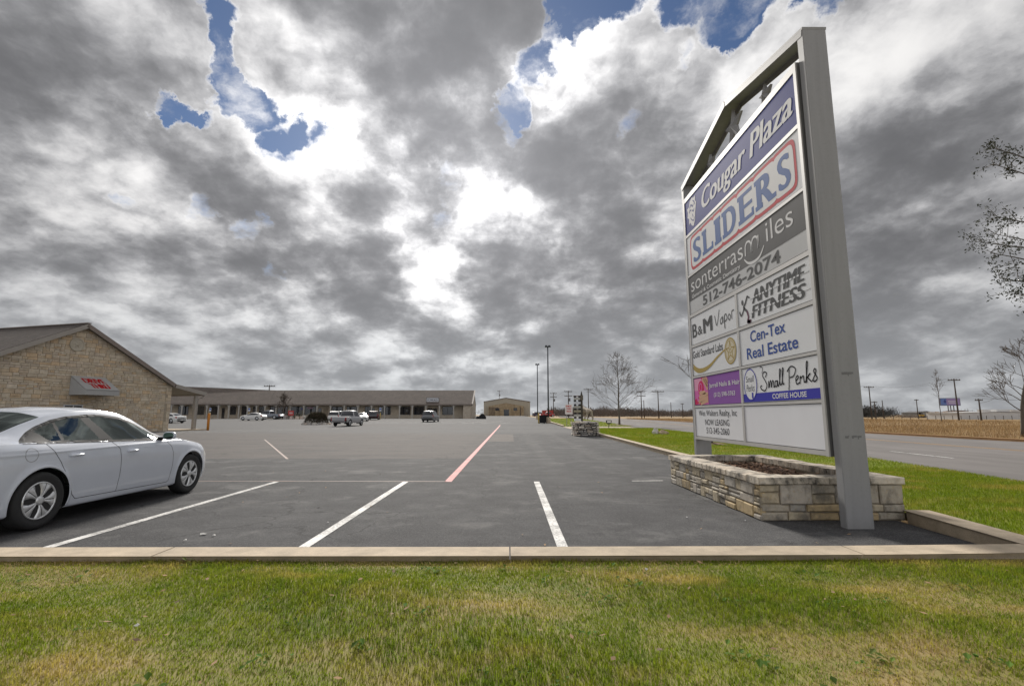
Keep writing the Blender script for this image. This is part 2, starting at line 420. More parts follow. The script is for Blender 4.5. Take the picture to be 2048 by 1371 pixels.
def asphalt_mat():
    m = bpy.data.materials.new('parking_asphalt'); m.use_nodes = True
    nt = m.node_tree; N = NT(nt); b = nt.nodes['Principled BSDF']
    geo = N.new('ShaderNodeNewGeometry'); P = geo.outputs['Position']
    sp = N.new('ShaderNodeSeparateXYZ'); N.put(sp.inputs[0], P)
    X, Y = sp.outputs[0], sp.outputs[1]
    big = N.noise(P, 0.55, 6, 0.6); mid = N.noise(P, 2.2, 7, 0.68); fine = N.noise(P, 75, 4, 0.75); grit = N.noise(P, 26, 4, 0.7)
    streak = N.noise(N.vmath('MULTIPLY', P, (0.35, 1.6, 1)), 1.3, 7, 0.66)
    seal = N.mix(N.mapr(mid, 0.3, 0.72), (.031, .031, .034, 1), (.066, .066, .069, 1))
    seal = N.mix(N.mapr(big, 0.46, 0.70, 0, .55), seal, (.092, .092, .094, 1))
    seal = N.mix(N.mapr(streak, 0.55, 0.72, 0, .6), seal, (.034, .034, .037, 1))
    # light, scuffed patches where tyres turn
    turn = N.noise(N.vmath('ADD', P, (3.1, 7.7, 0)), 0.8, 8, .7)
    seal = N.mix(N.mapr(turn, .54, .70, 0, .8), seal, (.17, .167, .163, 1))
    # old, worn, brownish asphalt further into the lot
    old = N.mix(N.mapr(streak, 0.3, 0.7), (.075, .067, .062, 1), (.128, .113, .105, 1))
    grey = N.mix(N.mapr(streak, 0.3, 0.7), (.072, .072, .074, 1), (.128, .127, .127, 1))
    wob = N.math('MULTIPLY', N.math('SUBTRACT', N.noise(P, 0.35, 4, 0.6), 0.5), 3.0)
    yy = N.math('ADD', Y, wob); xx = N.math('ADD', X, N.math('MULTIPLY', wob, 0.12))
    f_old = N.math('MULTIPLY', N.mapr(Y, 15.2, 15.6), N.mapr(X, -1.2, -1.35))
    f_old = N.math('MULTIPLY', f_old, N.mapr(N.noise(P, .5, 6, .65), .30, .52, .35, .95))
    c = N.mix(f_old, seal, old)
    # wheel tracks along the drive aisle
    tr = N.math('ABSOLUTE', N.math('SUBTRACT', N.math('ABSOLUTE', N.math('SUBTRACT', N.math('ADD', X, N.math('MULTIPLY', wob, .1)), 1.9)), .82))
    tr = N.math('MULTIPLY', N.mapr(tr, .10, .34, .4, 0, smooth=True), N.mapr(streak, .35, .6))
    c = N.mix(N.math('MULTIPLY', tr, N.mapr(Y, 9, 14)), c, (.125, .122, .12, 1))
    f_far = N.mapr(yy, 33, 39)
    f_far = N.math('MULTIPLY', f_far, N.mapr(N.noise(N.vmath('MULTIPLY', P, (.02, .09, 1)), 1.0, 3, .5), .36, .5, .45, 1))
    c = N.mix(f_far, c, grey)
    # worn rectangular repair beside the red line
    px = N.math('MULTIPLY', N.mapr(X, -1.15, -1.1), N.mapr(X, .22, .17)); py = N.math('MULTIPLY', N.mapr(Y, 25.0, 25.3), N.mapr(Y, 34.5, 34.2))
    c = N.mix(N.math('MULTIPLY', N.math('MULTIPLY', px, py), N.mapr(mid, .3, .6, .35, .85)), c, (.15, .128, .112, 1))
    # oil drips in the middle of the bays
    bay = N.math('ABSOLUTE', N.math('SUBTRACT', N.math('FRACT', N.math('DIVIDE', N.math('ADD', X, 5.84), 2.54)), .5))
    oil = N.math('MULTIPLY', N.math('MULTIPLY', N.mapr(bay, .05, .14, 1, 0, smooth=True), N.mapr(Y, 9.6, 8.8)), N.mapr(N.noise(P, 3.6, 5, .6), .52, .66))
    c = N.mix(N.math('MULTIPLY', oil, .65), c, (.022, .022, .023, 1))
    # aggregate
    c = N.mix(N.mapr(fine, 0.48, 0.74, 0, .75), c, (.22, .215, .205, 1))
    c = N.mix(N.mapr(fine, 0.44, 0.28, 0, .6), c, (.022, .022, .024, 1))
    c = N.mix(N.mapr(grit, 0.55, 0.74, 0, .6), c, (.19, .185, .175, 1))
    c = N.mix(N.mapr(grit, 0.46, 0.28, 0, .5), c, (.026, .026, .028, 1))
    dust = N.noise(P, 1.1, 5, .6)
    c = N.mix(N.mapr(dust, .60, .80, 0, .28), c, (.20, .185, .17, 1))
    # hairline cracks
    vo = N.new('ShaderNodeTexVoronoi', feature='DISTANCE_TO_EDGE'); N.put(vo.inputs['Vector'], N.vmath('ADD', P, N.vmath('SCALE', N.noise(P, 1.5, 5, .6, out='Color'), scale=.8))); vo.inputs['Scale'].default_value = 0.22
    cr = N.math('MULTIPLY', N.mapr(vo.outputs['Distance'], 0.0, 0.0055, 1, 0), N.mapr(big, .42, .52))
    c = N.mix(N.math('MULTIPLY', cr, .85), c, (.03, .03, .03, 1))
    N.put(b.inputs['Base Color'], c)
    b.inputs['Roughness'].default_value = .92; b.inputs['Specular IOR Level'].default_value = .16
    bn = N.new('ShaderNodeBump'); bn.inputs['Strength'].default_value = .55; bn.inputs['Distance'].default_value = .006
    N.put(bn.inputs['Height'], fine); N.l.new(bn.outputs[0], b.inputs['Normal'])
    return m


def paint_mat(name, col, wear=.5):
    m = bpy.data.materials.new(name); m.use_nodes = True
    nt = m.node_tree; N = NT(nt); b = nt.nodes['Principled BSDF']
    geo = N.new('ShaderNodeNewGeometry'); P = geo.outputs['Position']
    f = N.noise(P, 30, 6, .75); g = N.noise(P, 1.7, 6, .65); h = N.noise(P, 75, 3, .7)
    k = N.math('ADD', N.math('MULTIPLY', f, .75), N.math('MULTIPLY', g, .6))
    c = N.mix(N.mapr(k, .62, .76, 0, wear), c4(col), (.085, .085, .087, 1))
    c = N.mix(N.mapr(g, .40, .70, 0, .35), c, (.34, .32, .29, 1))
    c = N.mix(N.mapr(h, .56, .70, 0, .5), c, (.16, .16, .155, 1))
    N.put(b.inputs['Base Color'], c); b.inputs['Roughness'].default_value = .75
    return m


def turf_mat(name, g1, g2, dry, dryamt=.5, scale=1.0, leaf=0.0):
    m = bpy.data.materials.new(name); m.use_nodes = True
    nt = m.node_tree; N = NT(nt); b = nt.nodes['Principled BSDF']
    geo = N.new('ShaderNodeNewGeometry'); P = geo.outputs['Position']
    f = N.noise(P, 6 * scale, 6, .65); d = N.noise(N.vmath('MULTIPLY', P, (.7, 1.3, 1)), 1.1 * scale, 5, .6)
    c = N.mix(N.mapr(f, .3, .7), c4(g1), c4(g2))
    c = N.mix(N.mapr(d, .62 - dryamt * .3, .72 - dryamt * .1), c, c4(dry))
    r = geo.outputs['Random Per Island']
    c = N.mix(1.0, c, N.vmath('SCALE', (1, 1, 1), scale=N.mapr(r, 0, 1, .6, 1.4)), 'MULTIPLY')
    N.put(b.inputs['Base Color'], c); b.inputs['Roughness'].default_value = .85; b.inputs['Specular IOR Level'].default_value = .2
    if leaf:
        tl = N.new('ShaderNodeBsdfTranslucent'); N.put(tl.inputs[0], c); mx = N.new('ShaderNodeMixShader'); mx.inputs[0].default_value = leaf
        N.l.new(b.outputs[0], mx.inputs[1]); N.l.new(tl.outputs[0], mx.inputs[2]); N.l.new(mx.outputs[0], nt.nodes['Material Output'].inputs[0])
    return m


# ------------------------------------------------------------------ masonry
def ashlar(W, H, rng, hs=(.12, .30), ws=(.2, .6), split=.35):
    """random-coursed rubble: list of (u0, v0, u1, v1)"""
    out = []; v = 0.0
    while v < H - 1e-4:
        h = min(rng.uniform(*hs), H - v)
        if H - v - h < hs[0] * .6: h = H - v
        u = 0.0
        while u < W - 1e-4:
            w = min(rng.uniform(*ws), W - u)
            if W - u - w < ws[0] * .6: w = W - u
            if rng.random() < split and h > hs[0] * 1.25:
                k = rng.uniform(.35, .65)
                if rng.random() < .5: out += [(u, v, u + w, v + h * k), (u, v + h * k, u + w, v + h)]
                else:
                    j = rng.uniform(.3, .7)
                    out += [(u, v, u + w, v + h * k), (u, v + h * k, u + w * j, v + h), (u + w * j, v + h * k, u + w, v + h)]
            else: out.append((u, v, u + w, v + h))
            u += w
        v += h
    return out


def clip_poly(poly, a, b, c):
    """keep the side a*u + b*v <= c"""
    out = []
    for i in range(len(poly)):
        p, q = poly[i], poly[(i + 1) % len(poly)]
        dp, dq = a * p[0] + b * p[1] - c, a * q[0] + b * q[1] - c
        if dp <= 0: out.append(p)
        if dp * dq < 0:
            t = dp / (dp - dq); out.append((p[0] + (q[0] - p[0]) * t, p[1] + (q[1] - p[1]) * t))
    return out


def parea(poly): return abs(sum(poly[i][0] * poly[(i + 1) % len(poly)][1] - poly[(i + 1) % len(poly)][0] * poly[i][1] for i in range(len(poly)))) / 2


def stones(polys, parent, m, frame, rng, gap=.012, d=(.0, .03), ch=.012, name='stone', limit=300, back=-.05, rough=.0):
    """each stone its own object; what is past the limit becomes one stuff part"""
    o, u, v, n = frame
    polys = sorted(polys, key=parea, reverse=True)
    rest = MB(); made = 0
    for p in polys:
        cx = sum(q[0] for q in p) / len(p); cy_ = sum(q[1] for q in p) / len(p)
        q = []
        for a, b in p:
            dx, dy = a - cx, b - cy_
            a2 = a - math.copysign(min(gap / 2, abs(dx) * .6), dx) + rng.uniform(-rough, rough)
            b2 = b - math.copysign(min(gap / 2, abs(dy) * .6), dy) + rng.uniform(-rough, rough)
            q.append((a2, b2))
        mb = MB() if made < limit else rest
        mb.prism(q, o, u, v, n, back, rng.uniform(*d), ch)
        if made < limit:
            mb.build(name, m, parent); made += 1
    if rest.v: tag(rest.build(name + '_infill', m, parent), kind='stuff')


# ------------------------------------------------------------------ lettering
def text2d(s, bold=0.0, shear=0.0, space=1.0):
    cu = bpy.data.curves.new('lettering', 'FONT'); cu.body = s; cu.size = 1.0
    cu.offset = bold; cu.shear = shear; cu.space_character = space; cu.resolution_u = 4
    o = bpy.data.objects.new('lettering', cu); COL.objects.link(o)
    bpy.context.view_layer.update()
    me = bpy.data.meshes.new_from_object(o.evaluated_get(bpy.context.evaluated_depsgraph_get()))
    V = [(w.co.x, w.co.y) for w in me.vertices]; F = [tuple(p.vertices) for p in me.polygons]
    bpy.data.objects.remove(o); bpy.data.meshes.remove(me); bpy.data.curves.remove(cu)
    return V, F


class Print:
    """flat print on a face: origin o, axes u (reading direction), v (up), n (out)"""
    def __init__(s, o, u, v, n): s.o, s.u, s.v, s.n = Vector(o), Vector(u), Vector(v), Vector(n); s.mb = {}
    def P(s, a, b, d): return s.o + s.u * a + s.v * b + s.n * d
    def add(s, m, V, F, d=.003):
        s.mb.setdefault(m, MB()).add([s.P(a, b, d) for a, b in V], F)
    def text(s, m, txt, u0, u1, v0, v1, bold=0.0, shear=0.0, d=.003, space=1.0, box=None):
        if bold > .024:            # heavy face: the same word struck several times, a hair apart
            e = (u1 - u0) / max(2, len(txt)) * bold * 2.4
            for k in range(5): s.text(m, txt, u0 + e * (k / 2 - 1) + e, u1 + e * (k / 2 - 1) - e, v0, v1, 0.0, shear, d + .0003 * k, space)
            return
        V, F = text2d(txt, bold, shear, space)
        if not V: return
        bx = box or V
        x0, x1 = min(p[0] for p in bx), max(p[0] for p in bx); y0, y1 = min(p[1] for p in bx), max(p[1] for p in bx)
        s.add(m, [(u0 + (a - x0) / (x1 - x0) * (u1 - u0), v0 + (b - y0) / (y1 - y0) * (v1 - v0)) for a, b in V], F, d)
        return V
    def rect(s, m, u0, u1, v0, v1, d=.002): s.add(m, [(u0, v0), (u1, v0), (u1, v1), (u0, v1)], [(0, 1, 2, 3)], d)
    def poly(s, m, pts, d=.003): s.add(m, pts, [tuple(range(len(pts)))], d)
    def ring(s, m, cx, cy_, rx, ry, w, d=.003, n=40, fill=False):
        V = []
        for j in range(n):
            a = 2 * math.pi * j / n
            V += [(cx + rx * math.cos(a), cy_ + ry * math.sin(a)), (cx + (rx - w) * math.cos(a), cy_ + (ry - w) * math.sin(a))]
        if fill: s.add(m, V[0::2], [tuple(range(n))], d)
        else: s.add(m, V, [(2 * j, 2 * ((j + 1) % n), 2 * ((j + 1) % n) + 1, 2 * j + 1) for j in range(n)], d)
    def stroke(s, m, pts, w, d=.003, smooth=True, taper=False):
        if smooth: pts = spline2(pts)
        V = []; k = len(pts)
        for i in range(k):
            a, b = pts[max(i - 1, 0)], pts[min(i + 1, k - 1)]
            dx, dy = b[0] - a[0], b[1] - a[1]; L = math.hypot(dx, dy) or 1
            ww = w * .5
            if taper: ww *= .35 + .65 * math.sin(math.pi * (i + .5) / k)
            V += [(pts[i][0] - dy / L * ww, pts[i][1] + dx / L * ww), (pts[i][0] + dy / L * ww, pts[i][1] - dx / L * ww)]
        s.add(m, V, [(2 * i, 2 * i + 1, 2 * i + 3, 2 * i + 2) for i in range(k - 1)], d)
    def build(s, parent, name='lettering'):
        for m, mb in s.mb.items(): mb.build(name, m, parent)


def spline2(pts, n=6):
    out = []
    for i in range(len(pts) - 1):
        p0, p1, p2, p3 = pts[max(i - 1, 0)], pts[i], pts[i + 1], pts[min(i + 2, len(pts) - 1)]
        for k in range(n):
            t = k / n
            out.append(tuple(.5 * (2 * p1[j] + (p2[j] - p0[j]) * t + (2 * p0[j] - 5 * p1[j] + 4 * p2[j] - p3[j]) * t * t + (3 * p1[j] - p0[j] - 3 * p2[j] + p3[j]) * t ** 3) for j in range(len(p1))))
    out.append(tuple(pts[-1]))
    return out


def blades(name, m, pos, L, W, lean, rng, label=None):
    """grass blades: pos (n,3), length, width, lean arrays"""
    n = len(pos); th = rng.uniform(0, 2 * np.pi, n); fa = th + rng.normal(np.pi / 2, .5, n)
    dirx, diry = np.cos(th), np.sin(th); wx, wy = np.cos(fa) * W / 2, np.sin(fa) * W / 2
    h1 = L * .55 * np.cos(lean * .6); r1 = L * .55 * np.sin(lean * .6); h2 = h1 + L * .45 * np.cos(lean * 1.3); r2 = r1 + L * .45 * np.sin(lean * 1.3)
    h2 = np.maximum(h2, .006)
    V = np.zeros((n, 5, 3))
    V[:, 0] = pos + np.stack([-wx, -wy, 0 * L - .01], 1); V[:, 1] = pos + np.stack([wx, wy, 0 * L - .01], 1)
    c1 = pos + np.stack([dirx * r1, diry * r1, h1], 1); V[:, 2] = c1 + np.stack([wx * .8, wy * .8, 0 * L], 1); V[:, 3] = c1 - np.stack([wx * .8, wy * .8, 0 * L], 1)
    V[:, 4] = pos + np.stack([dirx * r2, diry * r2, h2], 1)
    b = np.arange(n)[:, None] * 5
    F = np.concatenate([b + np.array([[0, 1, 2]]), b + np.array([[0, 2, 3]]), b + np.array([[3, 2, 4]])])
    return np_obj(name, V.reshape(-1, 3), F, m)

# ================================================================== THE SETTING
RNG = random.Random(11)
NPR = np.random.default_rng(5)


def sheet(name, left, right, dz, m, parent=None, nx=1):
    """strip between two polylines that follows the land"""
    mb = MB(); k = len(left)
    V = []
    for (a, b) in zip(left, right):
        for j in range(nx + 1):
            t = j / nx; x = a[0] + (b[0] - a[0]) * t; y = a[1] + (b[1] - a[1]) * t
            V.append((x, y, zg(x, y) + dz))
    F = [(i * (nx + 1) + j, i * (nx + 1) + j + 1, (i + 1) * (nx + 1) + j + 1, (i + 1) * (nx + 1) + j) for i in range(k - 1) for j in range(nx)]
    mb.add(V, F)
    return mb.build(name, m, parent)


YS = [-40, -10, 0, 10, 30, 55, 62, 70, 80, 90, 100, 118, 140, 180, 270, 400, 700, 1200, 2500]
M_FIELD = turf_mat('dry_field', (.24, .165, .075), (.30, .21, .10), (.20, .12, .055), .6, .25)
tag(sheet('ground', [(-2500, y) for y in YS], [(2500, y) for y in YS], -.05, M_FIELD, nx=120), kind='structure')
M_ASPH = asphalt_mat()


def lot_right(y):   # inner kerb line on the right of the lot
    return float(np.interp(y, [4.6, 6.4, 16, 31, 70, 120], [4.72, 4.93, 5.08, 5.55, 5.9, 6.4]))


ly = [4.55, 10, 20, 35, 55, 62, 70, 80, 90, 100, 118, 135, 180, 262]
tag(sheet('parking_lot', [(-120, y) for y in ly], [(lot_right(y) if y < 120 else 7.0, y) for y in ly], 0.0, M_ASPH, nx=24), kind='structure')
# the road
RN = [(8.0, -12), (9.0, 3), (9.6, 9.6), (10.5, 14.7), (12.4, 30), (13.0, 45), (13.6, 62), (14.2, 80), (15, 100), (16, 120), (18.5, 160), (25, 260), (60, 600)]
RF = [(26.2, -12), (26.0, 3), (25.7, 9.6), (25.5, 14.7), (25.5, 30), (26.6, 45), (28, 62), (29.6, 80), (31.4, 100), (33, 120), (36, 160), (44, 260), (80, 600)]
M_ROAD = mat('road_surface', (.16, .15, .143), .95, spec=.15, col2=(.22, .205, .197), scale=.9, bump=.3, bscale=80, stretch=(1, .25, 1), speck=(60, .3, (.12, .12, .12)))
tag(sheet('road', RN, RF, -.03, M_ROAD, nx=2), kind='structure')


def road_at(y, t):
    a = np.interp(y, [p[1] for p in RN], [p[0] for p in RN]); b = np.interp(y, [p[1] for p in RF], [p[0] for p in RF])
    return a + (b - a) * t


M_YEL = paint_mat('yellow_road_paint', (.45, .24, .05), .45)
M_WHT = paint_mat('white_line_paint', (.70, .69, .66), .85)
M_REDL = paint_mat('faded_red_paint', (.50, .055, .055), .35)
mk = thing('road_marking', 'worn double yellow centre line and white lane dashes on the road', 'road marking')
mk['kind'] = 'structure'; del mk['label']; del mk['category']
yy = [-10, 3, 10, 15, 20, 30, 45, 62, 80, 100, 120, 160]
for off in (-.14, .14):
    sheet('yellow_line', [(road_at(y, .56) + off - .06, y) for y in yy], [(road_at(y, .56) + off + .06, y) for y in yy], -.026, M_YEL, mk)
for k in range(9):
    y0 = 3.6 + k * 12.2
    ys = [y0 + i * 1.0 for i in range(4)]
    sheet('lane_dash', [(road_at(y, .21) - .06, y) for y in ys], [(road_at(y, .21) + .06, y) for y in ys], -.026, M_WHT, mk)
# lot markings
pm = link('parking_marking', None); tag(pm, kind='structure')


def line(name, p, q, w, m, dz=.004):
    p, q = Vector(p), Vector(q); d = (q - p).normalized(); n = Vector((-d.y, d.x)) * w / 2
    k = max(1, int((q - p).length / 6)); L, R = [], []
    for i in range(k + 1):
        c = p + (q - p) * i / k; L.append(c + n); R.append(c - n)
    return sheet(name, L, R, dz, m, pm)


for x in (-4.575, -2.045, .523): line('stall_line', (x, 4.60), (x, 10.1), .108, M_WHT)
line('stall_line', (-7.12, 4.60), (-7.12, 10.1), .108, M_WHT)
line('fire_lane_line', (-1.215, 10.08), (-1.215, 62), .14, M_REDL)
M_FADE = paint_mat('faded_pink_paint', (.30, .20, .16), .55)
line('cross_line', (-9.5, 10.28), (-1.25, 10.13), .055, M_FADE)
line('cross_line', (2.42, 10.2), (3.05, 10.25), .07, M_WHT)
for (a, b, w) in (((-6.6, 15.2), (-13.0, 27.0), .07), ((-9.6, 13.2), (-26, 39.5), .06), ((-27.5, 38.6), (-17.2, 50.5), .10), ((-25.5, 33.5), (-16, 48.5), .10), ((-28, 36.5), (-23.6, 41), .16)):
    line('faded_stall_line', a, b, w, M_FADE if w < .1 else M_WHT)
for i in range(12): line('stall_line', (-31 + i * 2.7, 70.5), (-29.6 + i * 2.7, 75.5), .11, M_WHT)
for i in range(10): line('stall_line', (-27 + i * 2.7, 79), (-25.6 + i * 2.7, 84.5), .11, M_WHT)

# kerbs: poured segments with joints between them
kb = link('kerb', None); tag(kb, kind='structure')


def kerb(pts, w, z0, z1, seg=3.0, name='kerb_segment', m=M_CONC, parent=kb):
    """polyline of kerb: pts run along its inner (lot) edge; width goes to the left of travel"""
    cum = [0]
    for a, b in zip(pts, pts[1:]): cum.append(cum[-1] + math.hypot(b[0] - a[0], b[1] - a[1]))
    def at(s):
        x = float(np.interp(s, cum, [p[0] for p in pts])); y = float(np.interp(s, cum, [p[1] for p in pts])); return Vector((x, y))
    s = 0.0
    while s < cum[-1] - .05:
        e = min(cum[-1], s + seg); mb = MB(); rings = []
        k = max(1, int((e - s) / 1.5))
        for i in range(k + 1):
            q = s + .006 + (e - s - .012) * i / k
            c = at(q); t = (at(min(q + .3, cum[-1])) - at(max(q - .3, 0))).normalized(); n = Vector((-t.y, t.x))
            z = zg(c.x, c.y)
            prof = [(0.0, z0), (.018, z1 - .03), (.04, z1 - .006), (.06, z1), (w - .05, z1), (w - .015, z1 - .014), (w, z1 - .05), (w, z0)]
            rings.append([(c.x + n.x * a, c.y + n.y * a, z + h) for a, h in prof])
        V = [p for r in rings for p in r]; K = 8
        F = [(i * K + j, (i + 1) * K + j, (i + 1) * K + j + 1, i * K + j + 1) for i in range(k) for j in range(K - 1)]
        F += [tuple(range(K)), tuple(range(k * K + K - 1, k * K - 1, -1))]
        mb.add(V, F); mb.build(name, m, parent)
        s = e


# front kerb (parallel to the frame), then the right-hand one, then the ones by the road
kerb([(9.5, 4.93), (6.0, 4.80), (4.6, 4.72), (3.0, 4.665), (0, 4.64), (-5, 4.64), (-12, 4.70)][::-1], -.185, -.15, .13)
kerb([(lot_right(y), y) for y in (4.72, 5.5, 6.42)], -.20, -.15, .135)
kerb([(lot_right(y), y) for y in (9.9, 12, 16, 22, 31, 38, 46)], -.18, -.15, .14)
kerb([(lot_right(y), y) for y in (56, 64, 72, 84, 96, 110)], -.2, -.15, .15)
M_TANK = mat('tan_road_kerb', (.42, .24, .11), .9, var=.25, scale=3)
kerb([(p[0], p[1]) for p in RF[:10]], -.28, -.2, .10, 5.0, m=M_TANK)
kerb([(p[0] - .0, p[1]) for p in RN[:10]][::-1], -.01, -.2, -.02, 30.0, m=M_ROAD)
# little concrete walk crossing the verge beyond the pedestal
tag(sheet('walk', [(lot_right(47) - .1, 47), (lot_right(55) - .1, 55)], [(12.6, 47), (12.9, 55)], .02, M_CONC), kind='structure')

# turf
M_LAWN = turf_mat('lawn_turf', (.115, .190, .013), (.25, .28, .022), (.46, .36, .10), .38, leaf=.45)
M_SOIL = turf_mat('lawn_soil', (.13, .15, .03), (.20, .19, .05), (.32, .24, .11), .6)
M_VERGE = turf_mat('verge_turf', (.13, .20, .010), (.21, .255, .014), (.32, .27, .05), .38, leaf=.4)
M_VSOIL = turf_mat('verge_soil', (.13, .18, .015), (.20, .225, .02), (.28, .23, .05), .4, .5)


def lawn_h(x, y):
    return .085 + .035 * math.sin(x * 1.7 + y) * math.sin(y * 2.3 + .5 * x) + .03 * math.sin(x * .6 + 2) + (.075 - .085 - .035 * math.sin(x * 1.7 + y) * math.sin(y * 2.3 + .5 * x) - .03 * math.sin(x * .6 + 2)) * sstep(3.6, 4.3, y)


mb = MB(); nx, ny = 150, 40; V = []
for j in range(ny + 1):
    for i in range(nx + 1):
        x = -14 + 28 * i / nx; y = -3 + 7.50 * j / ny; V.append((x, y, lawn_h(x, y)))
mb.add(V, [(j * (nx + 1) + i, j * (nx + 1) + i + 1, (j + 1) * (nx + 1) + i + 1, (j + 1) * (nx + 1) + i) for j in range(ny) for i in range(nx)], True)
tag(mb.build('front_lawn', M_SOIL), kind='structure')
vy = [4.95, 6.4, 8, 10, 14, 18, 24, 30, 36, 42, 46.8]
tag(sheet('verge', [(lot_right(y) + .15, y) for y in vy], [(road_at(y, 0) - .05, y) for y in vy], .06, M_VSOIL, nx=10), kind='structure')
vy2 = [55, 62, 70, 80, 90, 100, 112]
tag(sheet('verge', [(lot_right(y) + .15, y) for y in vy2], [(road_at(y, 0) - .05, y) for y in vy2], .06, M_VSOIL, nx=10), kind='structure')


def pts_in(n, x0, x1, y0, y1): return NPR.uniform(x0, x1, n), NPR.uniform(y0, y1, n)


def patch(x, y):   # 0..1, where the turf is thin and dry
    return .5 + .25 * np.sin(1.9 * x + 1.2 * y + 1.0) * np.sin(3.7 * y - .8 * x) + .25 * np.sin(.9 * x - 3.1 * y + 2.2 * np.sin(.7 * x)) + .18 * np.sin(5.3 * x + 4.1 * y) * np.sin(4.3 * x - 6.1 * y)


# front lawn blades (denser near the camera)
x, y = pts_in(520000, -8.5, 8.5, 1.2, 4.44)
keep = (np.abs(x) < 1.12 * y + 1.8)
x, y = x[keep], y[keep]; d = patch(x, y)
gk = NPR.random(len(x)) < np.clip(1.25 - d * .6, .4, 1)
gx, gy, gd = x[gk], y[gk], d[gk]
gz = np.array([lawn_h(a, b) for a, b in zip(gx, gy)])
L = NPR.uniform(.016, .038, len(gx)) * (1.15 - .4 * gd) * (1 + .3 * np.sin(2.1 * gx + 3 * gy))
tag(blades('lawn_grass', M_LAWN, np.stack([gx, gy, gz], 1), L, NPR.uniform(.003, .0055, len(gx)), NPR.uniform(.2, 1.1, len(gx)), NPR), kind='stuff')
M_STRAW = turf_mat('straw', (.42, .31, .15), (.52, .40, .22), (.32, .21, .10), .5, leaf=.35)
x, y = pts_in(140000, -8.5, 8.5, 1.2, 4.45)
dd = patch(x, y) + .5 * np.clip((y - 4.05) * 2.2, 0, 1)
keep = (np.abs(x) < 1.12 * y + 1.8) & (NPR.random(len(x)) < np.clip((dd - .60) * 1.8, .04, 1))
x, y = x[keep], y[keep]; z = np.array([lawn_h(a, b) for a, b in zip(x, y)])
tag(blades('dry_thatch', M_STRAW, np.stack([x, y, z], 1), NPR.uniform(.02, .06, len(x)), NPR.uniform(.0022, .0036, len(x)), NPR.uniform(.8, 1.5, len(x)), NPR), kind='stuff')
# verge blades
yv = np.concatenate([NPR.uniform(4.95, 12, 75000), NPR.uniform(12, 28, 70000), NPR.uniform(28, 46.6, 40000), NPR.uniform(55, 110, 26000)])
lr = np.interp(yv, [4.6, 6.4, 16, 31, 70, 120], [4.72, 4.93, 5.08, 5.55, 5.9, 6.4]) + .2
rr = np.interp(yv, [p[1] for p in RN], [p[0] for p in RN])
xv = lr + (rr - lr) * NPR.random(len(yv))
inpl = (xv < 5.0) & (yv < 10.0) & (yv > 6.3)
xv, yv = xv[~inpl], yv[~inpl]
zv = np.array([zg(a, b) for a, b in zip(xv, yv)]) + .06
far = np.clip(yv / 14, 1, 3.2)
tag(blades('verge_grass', M_VERGE, np.stack([xv, yv, zv], 1), NPR.uniform(.03, .065, len(xv)) * far ** .6, NPR.uniform(.004, .007, len(xv)) * far, NPR.uniform(.2, 1.0, len(xv)), NPR), kind='stuff')
# strip of lawn right of the corner, in front of the road, at the right edge of the lot
sheet_r = sheet('verge', [(4.9, 4.0), (4.9, 4.96)], [(9.0, 3.0), (9.2, 4.96)], .058, M_VSOIL, nx=4); tag(sheet_r, kind='structure')
# dry field beyond the road
yf = np.concatenate([NPR.uniform(8, 60, 60000), NPR.uniform(60, 160, 30000)])
ff = np.interp(yf, [p[1] for p in RF], [p[0] for p in RF]) + .5
xf = ff + NPR.random(len(yf)) ** 1.5 * 70
zf = np.array([zg(a, b) for a, b in zip(xf, yf)]) - .05
fs = np.clip(np.hypot(xf, yf) / 40, .8, 3)
M_HAY = turf_mat('dry_field_grass', (.27, .175, .085), (.36, .245, .12), (.18, .105, .05), .5, .3, leaf=.3)
tag(blades('field_grass', M_HAY, np.stack([xf, yf, zf], 1), NPR.uniform(.12, .32, len(xf)) * fs ** .4, NPR.uniform(.010, .02, len(xf)) * fs, NPR.uniform(.1, .7, len(xf)), NPR), kind='stuff')
yg = NPR.uniform(5, 110, 16000); xg = np.interp(yg, [p[1] for p in RF], [p[0] for p in RF]) + .3 + NPR.random(len(yg)) * 1.3
tag(blades('roadside_grass', M_VERGE, np.stack([xg, yg, yg * 0 - .05], 1), NPR.uniform(.08, .17, len(xg)), NPR.uniform(.012, .03, len(xg)), NPR.uniform(.1, .7, len(xg)), NPR), kind='stuff')


# broad-leaved weeds, fallen leaves and scraps of litter
rl = random.Random(31)
M_WEED = turf_mat('weed_leaf', (.07, .15, .02), (.12, .20, .03), (.20, .20, .05), .3, leaf=.3)
V, F = [], []
for k in range(60):
    cy0 = rl.uniform(1.9, 4.3); cx0 = rl.uniform(-1.1, 1.1) * (cy0 + .4); n_ = rl.randint(5, 12); R_ = rl.uniform(.02, .055)
    for j in range(n_):
        a = rl.uniform(0, 6.283); L = R_ * rl.uniform(.6, 1.3); u = Vector((math.cos(a), math.sin(a), rl.uniform(.2, .9))).normalized() * L; w = Vector((-math.sin(a), math.cos(a), 0)) * L * .32
        o = Vector((cx0 + rl.gauss(0, R_), cy0 + rl.gauss(0, R_), lawn_h(cx0, cy0) + rl.uniform(.005, .03))); n0 = len(V)
        V += [o, o + u * .5 + w, o + u + Vector((0, 0, -L * .2)), o + u * .5 - w]; F.append((n0, n0 + 1, n0 + 2, n0 + 3))
mb = MB(); mb.add(V, F); tag(mb.build('weeds', M_WEED), kind='stuff')
V, F = [], []
